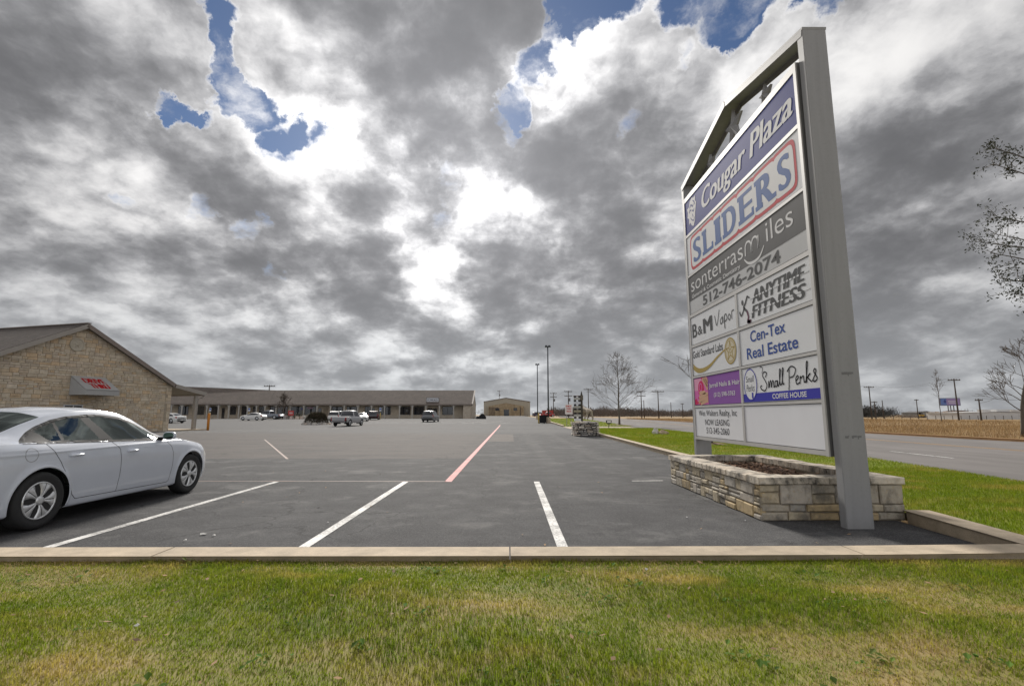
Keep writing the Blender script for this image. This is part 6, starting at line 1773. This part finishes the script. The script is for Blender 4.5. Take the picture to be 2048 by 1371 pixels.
def flower_bed():
    x, y = -45.7, 105.2; z = zg(x, y)
    t = thing('flower_bed', 'stone edged flower bed with small pale edging under the bushy bare tree', 'flower bed', (x, y, z)); rng = random.Random(8)
    for k in range(15):
        mb = MB(); a = k * 6.283 / 15; c = Vector((2.9 * math.cos(a), 1.5 * math.sin(a), 0)); s = rng.uniform(.3, .5)
        mb.prism([(-s, -.2), (s * .9, -.2), (s, .2), (-s * .8, .2)], c, (-math.sin(a), math.cos(a), 0), (-math.cos(a), -math.sin(a), 0), (0, 0, 1), -.05, rng.uniform(.3, .75), .08); mb.build('edging_stone', M_FLAG, t)
    V, F = leaf_clumps([(rng.uniform(-2.3, 2.3), rng.uniform(-1, 1), rng.uniform(.2, 1.1)) for k in range(90)], rng, 14, .25, .12)
    mb = MB(); mb.add(V, F); tag(mb.build('foliage', M_FOLI, t), kind='stuff')
    s = thing('yard_sign', 'small red sign with white marks before the flower bed, by the grey pickup', 'sign', (-44.6, 103.0, zg(-44, 103)))
    mb = MB(); mb.box(-.55, .55, -.04, .04, .75, 1.75); b = mb.build('sign_board', mat('red_sign', (.40, .035, .03), .6), s)
    p = Print((-.55, -.042, .75), (1, 0, 0), (0, 0, 1), (0, -1, 0))
    wm = mat('red_sign_white', (.55, .45, .43), .6); p.rect(wm, .2, .9, .50, .66); p.rect(wm, .26, .85, .34, .44); p.build(b)
    for xx in (-.4, .4): mb = MB(); mb.box(xx - .04, xx + .04, -.03, .03, 0, .75); mb.build('leg', M_STEEL_D, s)


flower_bed()


# ================================================================== STREET FURNITURE
def light_pole(x, y, H, label):
    z = zg(x, y); t = thing('light_pole', label, 'street lamp', (x, y, z), 0, 'parking lot lamps')
    md = mat('dark_blue_steel', (.025, .032, .042), .5)
    mb = MB(); mb.lathe([(.30, -.1), (.30, .78), (.27, .82)], n=18, smooth=False); mb.build('concrete_base', M_CONC, t)
    mb = MB(); mb.box(-.16, .16, -.16, .16, .82, .86); mb.tube([(0, 0, .86), (0, 0, H)], [.105, .085], 8); mb.build('pole', md, t)
    for s in (-1, 1): mb = MB(); mb.prism([(-.20, -.16), (.20, -.16), (.15, .10), (-.15, .10)], (s * .22, -.10, H + .02), (1, 0, 0), (0, 0, 1), (0, 1, 0), -.12, .34, .03, back=True); mb.build('lamp_head', md, t)
    mb = MB(); mb.box(-.09, .09, -.22, -.08, 4.4, 4.65); mb.build('junction_box', md, t)


light_pole(5.4, 71.0, 10.9, 'taller nearer dark lamp post at the kerb behind the black bins')
light_pole(5.45, 99.5, 10.9, 'farther dark lamp post, left of the nearer one')
for i, (x, y, lab) in enumerate(((4.5, 70.6, 'black lidded bin between the yellow bollard and the lamp post'), (5.05, 72.4, 'black bin tucked behind the lamp base'))):
    t = thing('bin', lab, 'bin', (x, y, zg(x, y)), 0, 'black bins by the lamp post')
    mb = MB(); mb.prism([(-.36, -.34), (.36, -.34), (.36, .34), (-.36, .34)], (0, 0, 0), (1, 0, 0), (0, 1, 0), (0, 0, 1), .06, 1.02, .03); mb.build('bin_body', M_BLACK, t)
    mb = MB(); mb.prism([(-.39, -.38), (.39, -.38), (.39, .37), (-.39, .37)], (0, 0, 0), (1, 0, 0), (0, 1, 0), (0, 0, 1), 1.03, 1.12, .04); mb.build('lid', M_BLACK, t)
    for s in (-1, 1): mb = MB(); mb.lathe([(.1, -.03), (.1, .03)], (s * .33, .3, .1), (1, 0, 0), 10); mb.build('wheel', M_RUBBER, t)


def bollard(x, y, h, m, label, capm=None):
    t = thing('bollard', label, 'bollard', (x, y, zg(x, y)), 0, 'safety bollards')
    mb = MB(); mb.lathe([(.10, -.05), (.10, h - .05), (.075, h), (.02, h + .02)], n=14); mb.build('post', m, t)
    mb = MB(); mb.lathe([(.104, h - .16), (.104, h - .10)], n=14, cap=False); mb.build('reflective_band', capm or M_WHITEP, t)


M_OR = mat('orange_paint', (.55, .20, .02), .5, var=.15); M_YB = mat('yellow_paint', (.50, .36, .09), .6, var=.2)
bollard(-25.5, 42.9, 1.42, M_OR, 'orange yellow bollard beside the porch of the stone building', M_OR)
bollard(4.0, 70.4, 1.42, M_YB, 'pale yellow bollard left of the black bins', M_YB)
# accessible parking signs on yellow posts
for i, (x, y, lab) in enumerate(((-63.4, 107.0, 'blue and white parking sign on a yellow post before the left wing'), (-55.2, 107.0, 'parking sign on a yellow post, second from the left before the shops'), (-27.2, 106.0, 'parking sign on a yellow post near the maroon wagon'))):
    t = thing('parking_sign', lab, 'sign', (x, y, zg(x, y)), 0, 'accessible parking signs')
    mb = MB(); mb.tube([(0, 0, 0), (0, 0, 1.3)], .09, 8); mb.build('sleeve', M_YB, t)
    mb = MB(); mb.tube([(0, 0, 1.3), (0, 0, 2.3)], .035, 6); mb.build('post', M_STEEL, t)
    mb = MB(); mb.box(-.2, .2, -.06, -.04, 1.65, 2.35); b = mb.build('plate', mat('sign_pale', (.55, .58, .62), .5), t)
    p = Print((-.2, -.062, 1.65), (1, 0, 0), (0, 0, 1), (0, -1, 0)); p.rect(mat('sign_blue', (.03, .08, .35), .5), .04, .36, .25, .6); p.build(b, 'symbol')
# red and white regulatory sign by the road
t = thing('road_sign', 'white sign with red lettering on two posts left of the pedestal', 'sign', (6.55, 56.2, zg(6.5, 56)))
for xx in (-.24, .24): mb = MB(); mb.box(xx - .03, xx + .03, -.03, .03, 0, 2.2); mb.build('post', M_STEEL, t)
mb = MB(); mb.box(-.42, .42, -.05, -.032, 1.35, 2.45); b = mb.build('sign_board', mat('sign_white2', (.62, .58, .57), .5), t)
p = Print((-.42, -.052, 1.35), (1, 0, 0), (0, 0, 1), (0, -1, 0)); mr = mat('sign_red2', (.45, .06, .07), .5)
for (z, txt) in ((.80, 'NO'), (.52, 'THRU'), (.24, 'TRUCKS')): p.text(mr, txt, .14, .70, z, z + .18, bold=.04)
p.build(b)
# spotlight aimed at the tree
t = thing('floodlight', 'small black floodlight on a short stake by the bare tree', 'floodlight', (9.85, 50.5, .02))
mb = MB(); mb.tube([(0, 0, 0), (.02, 0, .38)], .035, 6); mb.box(-.14, .18, -.05, .05, .36, .42); mb.build('stake', M_BLACK, t)
mb = MB(); mb.prism([(-.24, -.12), (.24, -.12), (.28, .18), (-.28, .18)], (.02, 0, .56), (1, 0, 0), (0, 0, 1), (0, -1, 0), -.1, .1, .02, back=True); hd = mb.build('lamp_head', M_BLACK, t)
mb = MB(); mb.box(-.17, .21, -.112, -.104, .50, .68); mb.build('lens', M_LAMP, hd)


def boulder(x, y, s, m, label, seed):
    rng = random.Random(seed); mb = MB(); V, F = [], []; nu, nv_ = 11, 7
    for i in range(nv_ + 1):
        ph = math.pi * i / nv_
        for j in range(nu):
            th = 2 * math.pi * j / nu; k = rng.uniform(.75, 1.12); V.append((s[0] * k * math.sin(ph) * math.cos(th), s[1] * k * math.sin(ph) * math.sin(th), s[2] * k * math.cos(ph) + s[2] * .5))
    F = [(i * nu + j, (i + 1) * nu + j, (i + 1) * nu + (j + 1) % nu, i * nu + (j + 1) % nu) for i in range(nv_) for j in range(nu)]
    mb.add(V, F); o = mb.build('boulder', m); o.location = (x, y, .02 + zg(x, y)); tag(o, label, 'rock', 'boulders on the verge')


boulder(9.35, 32.6, (.22, .25, .30), M_FLAG, 'grey upright boulder, left one of the pair on the verge', 1)
boulder(9.78, 32.3, (.32, .25, .22), mat('tan_rock', (.36, .28, .18), .9, var=.4, scale=6), 'tan slanted boulder, right one of the pair on the verge', 2)
# black covered motorcycle by the end of the shops
t = thing('covered_motorcycle', 'low shape under a black tarp at the right end of the shops', 'motorcycle', (-6.2, 108.5, zg(-6, 108)))
rngt = random.Random(3); V = []; nu, nw = 18, 13
for i in range(nw):
    u_ = -1.05 + 2.1 * i / (nw - 1); hh = .45 + .75 * math.exp(-((u_ - .25) / .55) ** 2) if abs(u_) < 1.04 else .2; ww = .30 + .22 * math.exp(-((u_ - .35) / .5) ** 2)
    for j in range(nu): a_ = math.pi * j / (nu - 1); k_ = 1 + rngt.uniform(-.07, .07) ; V.append((u_, math.cos(a_) * ww * k_ * (1.25 - .25 * math.sin(a_)), hh * math.sin(a_) ** .6 * k_ + .02))
mb = MB(); mb.add(V, [(i * nu + j, i * nu + j + 1, (i + 1) * nu + j + 1, (i + 1) * nu + j) for i in range(nw - 1) for j in range(nu - 1)] + [tuple(range(nu)), tuple(range((nw - 1) * nu + nu - 1, (nw - 1) * nu - 1, -1))], True)
mb.build('tarp', M_BLACK, t)
for s in (-.78, .80): mb = MB(); mb.lathe([(.30, -.06), (.30, .06)], (s, 0, .3), (0, 1, 0), 14); mb.build('wheel', M_RUBBER, t)


# utility poles and their wires
def pole(x, y, H, arm, label, tx=False, arms=1, tilt=0.0):
    z = zg(x, y) - .05; t = thing('utility_pole', label, 'utility pole', (x, y, z), 0, 'wooden utility poles'); t.rotation_euler = (0, tilt, 0)
    mb = MB(); mb.tube([(0, 0, 0), (0, 0, H)], [.20, .13], 7); mb.build('pole', M_WOODPOLE, t)
    for k in range(arms):
        mb = MB(); zz = H - .45 - k * 1.5; mb.box(-arm, arm, -.09, .09, zz, zz + .2)
        mb.build('crossarm', M_WOODPOLE, t)
        for q in (-arm + .1, -arm * .4, arm * .4, arm - .1): mb = MB(); mb.lathe([(.07, zz + .2), (.09, zz + .3), (.05, zz + .42)], (q, 0, 0), (0, 0, 1), 6); mb.build('insulator', M_STEEL_D, t)
    if tx: mb = MB(); mb.lathe([(.26, H - 3.6), (.28, H - 3.5), (.28, H - 2.6), (.2, H - 2.5)], (.42, 0, 0), (0, 0, 1), 10); mb.build('transformer', M_STEEL_D, t)
    return Vector((x, y, z + H - .1)), arm


def at_px(px, Y): return (px - 1020) / 1000 * Y * .993


POLES = []
for (px, py, Y, arm, lab, tx, arms, ti) in (
    (1743, 772, 150, 1.5, 'utility pole with a crossarm just right of the pylon sign', 0, 1, -.0), (1917, 757, 122, 1.5, 'tall leaning utility pole with a crossarm in front of the billboard', 0, 1, 0), (1962, 797, 118, .9, 'short thick utility pole right of the billboard', 0, 1, 0),
    (1836, 798, 190, .8, 'thin utility pole left of the tan field shed', 0, 1, 0), (1751, 802, 160, .9, 'short pole with a box close behind the crossarm pole', 1, 1, 0), (1767, 800, 190, .1, 'slim pole before the dark trees', 0, 1, 0),
    (1283, 781, 175, 1.5, 'double-armed utility pole right of the bare young tree', 0, 2, 0), (1317, 781, 165, 2.0, 'utility pole with a wide crossarm left of the pylon sign', 0, 1, 0), (1288, 800, 210, .1, 'slim pole beside the double-armed utility pole', 0, 1, 0),
    (1177, 777, 185, 1.6, 'utility pole rising behind the statue', 0, 1, 0), (1137, 781, 170, 1.3, 'utility pole with transformer above the red and white sign', 1, 2, 0), (1107, 785, 205, 1.3, 'utility pole with transformer beside the nearer lamp post', 1, 2, 0),
    (998.5, 781, 330, 1.3, 'utility pole behind the metal hall', 1, 1, 0), (537.5, 770, 150, 1.6, 'utility pole top showing above the shop roof', 0, 2, 0), (1342, 804, 230, .1, 'far slim pole left of the sign near the treeline', 0, 1, 0), (1365, 806, 240, .8, 'farthest small pole just left of the pylon sign', 0, 1, 0), (1103, 812, 300, .1, 'small far pole behind the red container', 0, 1, 0)):
    x = at_px(px, Y); H = (829 - py) / 1000 * Y + 1.3 - zg(x, Y)
    POLES.append((pole(x, Y, H, arm, lab, tx, arms, ti)))
wm = mat('cable', (.03, .03, .032), .6)
for (a, b, far) in ((6, 7, 0), (7, 0, 0), (0, 1, 0), (9, 6, 0), (10, 9, 0), (11, 10, 0), (2, 2, 1), (12, 11, 0)):
    A = POLES[a][0]; B = POLES[b][0] if not far else A + Vector((40, -30, 0)); mb = MB(); ar = min(POLES[a][1], POLES[b][1])
    for q in (-ar * .85, ar * .85):
        P = [A.lerp(B, i / 10) + Vector((q, 0, .25 - 1.3 * (1 - (2 * i / 10 - 1) ** 2))) for i in range(11)]
        mb.tube(P, .018, 3, cap=False)
    o = mb.build('power_line', wm); tag(o, 'sagging pair of power lines, span %s' % ('from the double-armed pole to the wide crossarm', 'from the wide crossarm pole past the pylon sign', 'between the two crossarm poles at right', 'from behind the statue to the double-armed pole', 'from the transformer pole to the one behind the statue', 'between the two transformer poles', 'leaving the short thick pole to the right', 'from the metal hall to the road')[(6, 7, 0, 9, 10, 11, 2, 12).index(a)], 'power line', 'overhead power lines')


# ================================================================== FAR THINGS
def simple_box_thing(name, label, cat, x, y, w, d, h, m, roof=None, group=None, rise=.0, win=0):
    z = zg(x, y) - .1; t = thing(name, label, cat, (x, y, z), 0, group)
    mb = MB(); mb.prism([(-w / 2, 0), (w / 2, 0), (w / 2, h), (0, h + rise), (-w / 2, h)], (0, d, 0), (1, 0, 0), (0, 0, 1), (0, -1, 0), 0, d); mb.build('wall', m, t)
    if roof:
        mb = MB()
        for s in (-1, 1): mb.add([(0, -.3, h + rise + .12), (s * (w / 2 + .3), -.3, h + .02), (s * (w / 2 + .3), d, h + .02), (0, d, h + rise + .12)], [(0, 1, 2, 3)])
        mb.build('roof', roof, t)
    for k in range(win):
        xx = -w / 2 + w * (k + .7) / (win + .4); mb = MB(); mb.box(xx - .6, xx + .6, -.06, .0 - .004, .3, h * .7); mb.build('door' if k == 0 else 'window', M_DARKGL, t)
    return t


M_GSH = mat('grey_shed', (.22, .22, .215), .7, var=.1); M_WSH = mat('white_shed', (.52, .51, .50), .7, var=.08, scale=1)
simple_box_thing('shed', 'grey gabled shed left of the billboard across the dry field', 'shed', at_px(1853, 240), 240, 8.2, 10, 2.4, M_GSH, M_STEEL_D, rise=.7, win=2)
simple_box_thing('shed', 'long white shed behind the bare tree at the right edge', 'shed', at_px(2000, 150), 150, 24, 12, 2.0, M_WSH, M_WSH, rise=.25, win=0)
simple_box_thing('shed', 'brown roofed barn half hidden by the billboard posts', 'shed', at_px(1925, 250), 250, 11, 8, 2.6, mat('barn_brown', (.20, .12, .08), .8), mat('barn_roof', (.13, .075, .055), .8), rise=.8, win=1)
simple_box_thing('warehouse', 'pale low warehouse far behind the bare young tree', 'building', at_px(1400, 420), 420, 46, 14, 3.4, M_WSH, M_STEEL, rise=.6, win=3)
simple_box_thing('house', 'pale house half hidden in the far treeline', 'building', at_px(1236, 470), 470, 13, 10, 4.6, M_WSH, M_STEEL_D, rise=1.6, win=3)
# stacked pallets and a yellow loader by the shed
M_PAL = mat('raw_pine', (.42, .25, .10), .8, var=.2)
for i, (px, lab) in enumerate(((1864, 'white bundle stack, left of the row by the billboard'), (1872, 'orange timber stack in the middle of the row by the billboard'), (1880, 'white wrapped stack right of the middle one'), (1890, 'orange timber stack at the right of the row'))):
    x = at_px(px, 232); t = thing('crate_stack', lab, 'crates', (x, 232, zg(x, 232) - .1), 0, 'stacked goods in the far yard')
    for k in range(3):
        mb = MB(); mb.box(-.85, .85, -.8, .8, k * .95 + .02, k * .95 + .9); mb.build('crate', M_PAL if i % 2 else mat('white_wrap', (.5, .46, .42), .6), t)
t = thing('loader', 'small yellow loader parked at the left end of the grey shed', 'loader', (at_px(1842, 236), 236, -.1))
mb = MB(); mb.box(-.9, 1.1, -.7, .7, .6, 1.5); mb.build('body', mat('loader_yellow', (.45, .28, .03), .5), t)
mb = MB(); mb.box(-.5, .4, -.55, .55, 1.5, 2.7); mb.build('cab', M_DARKGL, t)
mb = MB(); mb.box(1.12, 1.7, -.9, .9, .2, .8); mb.build('bucket', M_STEEL_D, t)
for sx in (-.6, .8):
    for sy in (-.75, .75): mb = MB(); mb.lathe([(.45, -.15), (.45, .15)], (sx, sy, .45), (0, 1, 0), 12); mb.build('wheel', M_RUBBER, t)
# billboard
Yb = 215; xb = at_px(1903, Yb); zb = zg(xb, Yb)
t = thing('billboard', 'wide blue and pink billboard on steel posts across the field', 'billboard', (xb, Yb, zb))
hz = lambda py: (829 - py) * Yb / 1000 + 1.3 - zb
mb = MB(); mb.box(-4.3, 4.3, -.3, .3, hz(811), hz(796)); bd = mb.build('board', mat('billboard_frame', (.09, .10, .16), .6), t)
p = Print((-4.3, -.303, hz(811)), (1, 0, 0), (0, 0, 1), (0, -1, 0)); hh = hz(796) - hz(811)
p.rect(mat('bb_blue', (.10, .17, .42), .6), .15, 2.6, .25, hh - .2, .004); p.rect(mat('bb_lilac', (.27, .20, .40), .6), 2.6, 8.4, .25, hh - .2, .004); p.rect(mat('bb_white', (.55, .52, .58), .6), 3.3, 7.4, hh * .5, hh * .62, .01); p.rect(MATS['bb_white'], 3.6, 7.0, hh * .28, hh * .36, .01); p.ring(mat('bb_navy', (.03, .05, .22), .6), 2.0, hh * .55, .55, .7, .2, .01, fill=True); p.build(bd, 'print')
for xx in (-.6, .5, 1.8): mb = MB(); mb.box(xx - .14, xx + .14, .32, .6, -.1, hz(797)); mb.build('post', M_STEEL_D, t)
# white trailers
for i, (px, Y, lab) in enumerate(((1975, 165, 'white box van at the left of the lot by the white shed'), (2003, 160, 'white box van behind the bent tree'), (2032, 170, 'white box van at the right edge of the photo'))):
    x = at_px(px, Y); t = thing('box_van', lab, 'van', (x, Y, zg(x, Y) - .1), 0, 'white vans by the long shed')
    mb = MB(); mb.prism([(-2.2, .9), (2.0, .9), (2.0, 3.1), (-2.2, 3.1)], (0, 0, 0), (1, 0, 0), (0, 0, 1), (0, -1, 0), -1, 1, .06, back=True); mb.build('cargo_box', M_WSH, t)
    mb = MB(); mb.prism([(2.04, .6), (3.6, .6), (3.6, 1.3), (3.1, 2.2), (2.04, 2.3)], (0, 0, 0), (1, 0, 0), (0, 0, 1), (0, -1, 0), -.9, .9, .05, back=True); mb.build('cab', M_WSH, t)
    mb = MB(); mb.prism([(2.5, 1.4), (3.35, 1.4), (3.0, 2.1), (2.5, 2.1)], (0, 0, 0), (1, 0, 0), (0, 0, 1), (0, -1, 0), .85, .915); mb.build('window', M_DARKGL, t)
    mb = MB(); mb.box(-2.1, 3.4, -.8, .8, .55, .88); mb.build('chassis', M_BLACK, t)
    for sx in (-1.3, 2.8):
        for sy in (-.85, .85): mb = MB(); mb.lathe([(.45, -.14), (.45, .14)], (sx, sy, .45), (0, 1, 0), 12); mb.build('wheel', M_RUBBER, t)
# red container near the hall
x = 13.4; y = 180; t = thing('shipping_container', 'red shipping container beside the red pickup far down the lot', 'container', (x, y, zg(x, y)), rad(4))
t.scale = (.62, 1, .88)
mr = mat('container_red', (.34, .045, .035), .6, var=.15)
mb = MB(); V = []; nr = 40
for i in range(nr + 1): xx = -3 + 6 * i / nr; V += [(xx, -1.2 + (.05 if i % 4 < 2 else 0), .15), (xx, -1.2 + (.05 if i % 4 < 2 else 0), 2.6)]
mb.add(V, [(2 * i, 2 * i + 2, 2 * i + 3, 2 * i + 1) for i in range(nr)]); mb.box(-3, 3, -1.14, 1.2, .12, 2.62); mb.build('corrugated_wall', mr, t)
for xx in (-3.04, 2.96): mb = MB(); mb.box(xx, xx + .08, -1.24, 1.22, .1, 2.66); mb.build('end_frame', mr, t)
# wire fence at the field edge
t = thing('field_fence', 'low wire fence with thin posts along the far edge of the dry field', 'fence', (0, 0, 0))
pm_ = MB(); pm_.box(-.05, .05, -.05, .05, -.1, 1.15); me = pm_.mesh('fence_post')
fp = [(at_px(px, 138), 138) for px in range(1735, 2050, 17)]
for x, y in fp: o = link('fence_post', me, t, M_WOODPOLE); o.location = (x, y, zg(x, y) - .05)
mb = MB()
for z in (.45, .75, 1.05): mb.tube([(x, y - .06, zg(x, y) + z) for x, y in fp], .012, 3, cap=False)
mb.build('wire', M_STEEL_D, t)


# far woods: bare crowns that read as one mass
def woods(name, spots, rng, m):
    V, F = [], []
    for (x, y, w, h, n) in spots:
        z = zg(x, y)
        for k in range(n):
            a = rng.gauss(0, .42) * w; f = rng.random() ** .8; hh = h * (.12 + .9 * f) * max(.15, 1 - (abs(a) / w) ** 2 * .75); p = Vector((x + a, y + rng.uniform(-3, 3), z + hh * rng.uniform(.55, 1)))
            d = Vector((rng.gauss(a / w * .8, .5), rng.gauss(0, .5), 1.0)).normalized(); L = h * rng.uniform(.10, .26); wd = h * rng.uniform(.010, .03)
            n0 = len(V); V += [p - d * L * .5 - Vector((wd, 0, 0)), p - d * L * .5 + Vector((wd, 0, 0)), p + d * L * .5]; F.append((n0, n0 + 1, n0 + 2))
    mb = MB(); mb.add(V, F); return tag(mb.build(name, m), kind='stuff')


rw = random.Random(6)
M_WOOD = mat('far_bare_wood', (.105, .09, .082), 1.0, col2=(.15, .12, .10), scale=.05, rnd=.5)
M_WOODD = mat('far_dark_wood', (.055, .055, .05), 1.0, rnd=.5)
sp = []
for k in range(90):
    px = 1100 + 330 * (k + rw.random()) / 90; Y = rw.uniform(330, 460); sp.append((at_px(px, Y), Y, rw.uniform(7, 13), rw.uniform(5.0, 8.2) * (.8 if px > 1300 else 1.05), 330))
woods('treeline', sp, rw, M_WOOD)
sp = []
for k in range(16): px = rw.choice((rw.uniform(1715, 1745), rw.uniform(1745, 1792))); Y = rw.uniform(255, 300); sp.append((at_px(px, Y), Y, rw.uniform(3, 5), rw.uniform(5, 7.5), 320))
woods('treeline', sp, rw, M_WOODD)
sp = []
for k in range(70): px = rw.choice((rw.uniform(1690, 2300), rw.uniform(-500, 1100), rw.uniform(1400, 1760))); Y = rw.uniform(600, 800); sp.append((at_px(px, Y), Y, rw.uniform(10, 24), rw.uniform(5, 9), 150))
woods('treeline', sp, rw, M_WOODD)
sp = []
for k in range(30): px = rw.choice((rw.uniform(1790, 1835), rw.uniform(1895, 1950))); Y = rw.uniform(205, 228); sp.append((at_px(px, Y), Y, rw.uniform(2, 4), rw.uniform(1.2, 4.2) if px > 1880 else rw.uniform(1, 2), 160))
woods('scrub', sp, rw, mat('field_scrub', (.17, .12, .08), 1.0, rnd=.5))
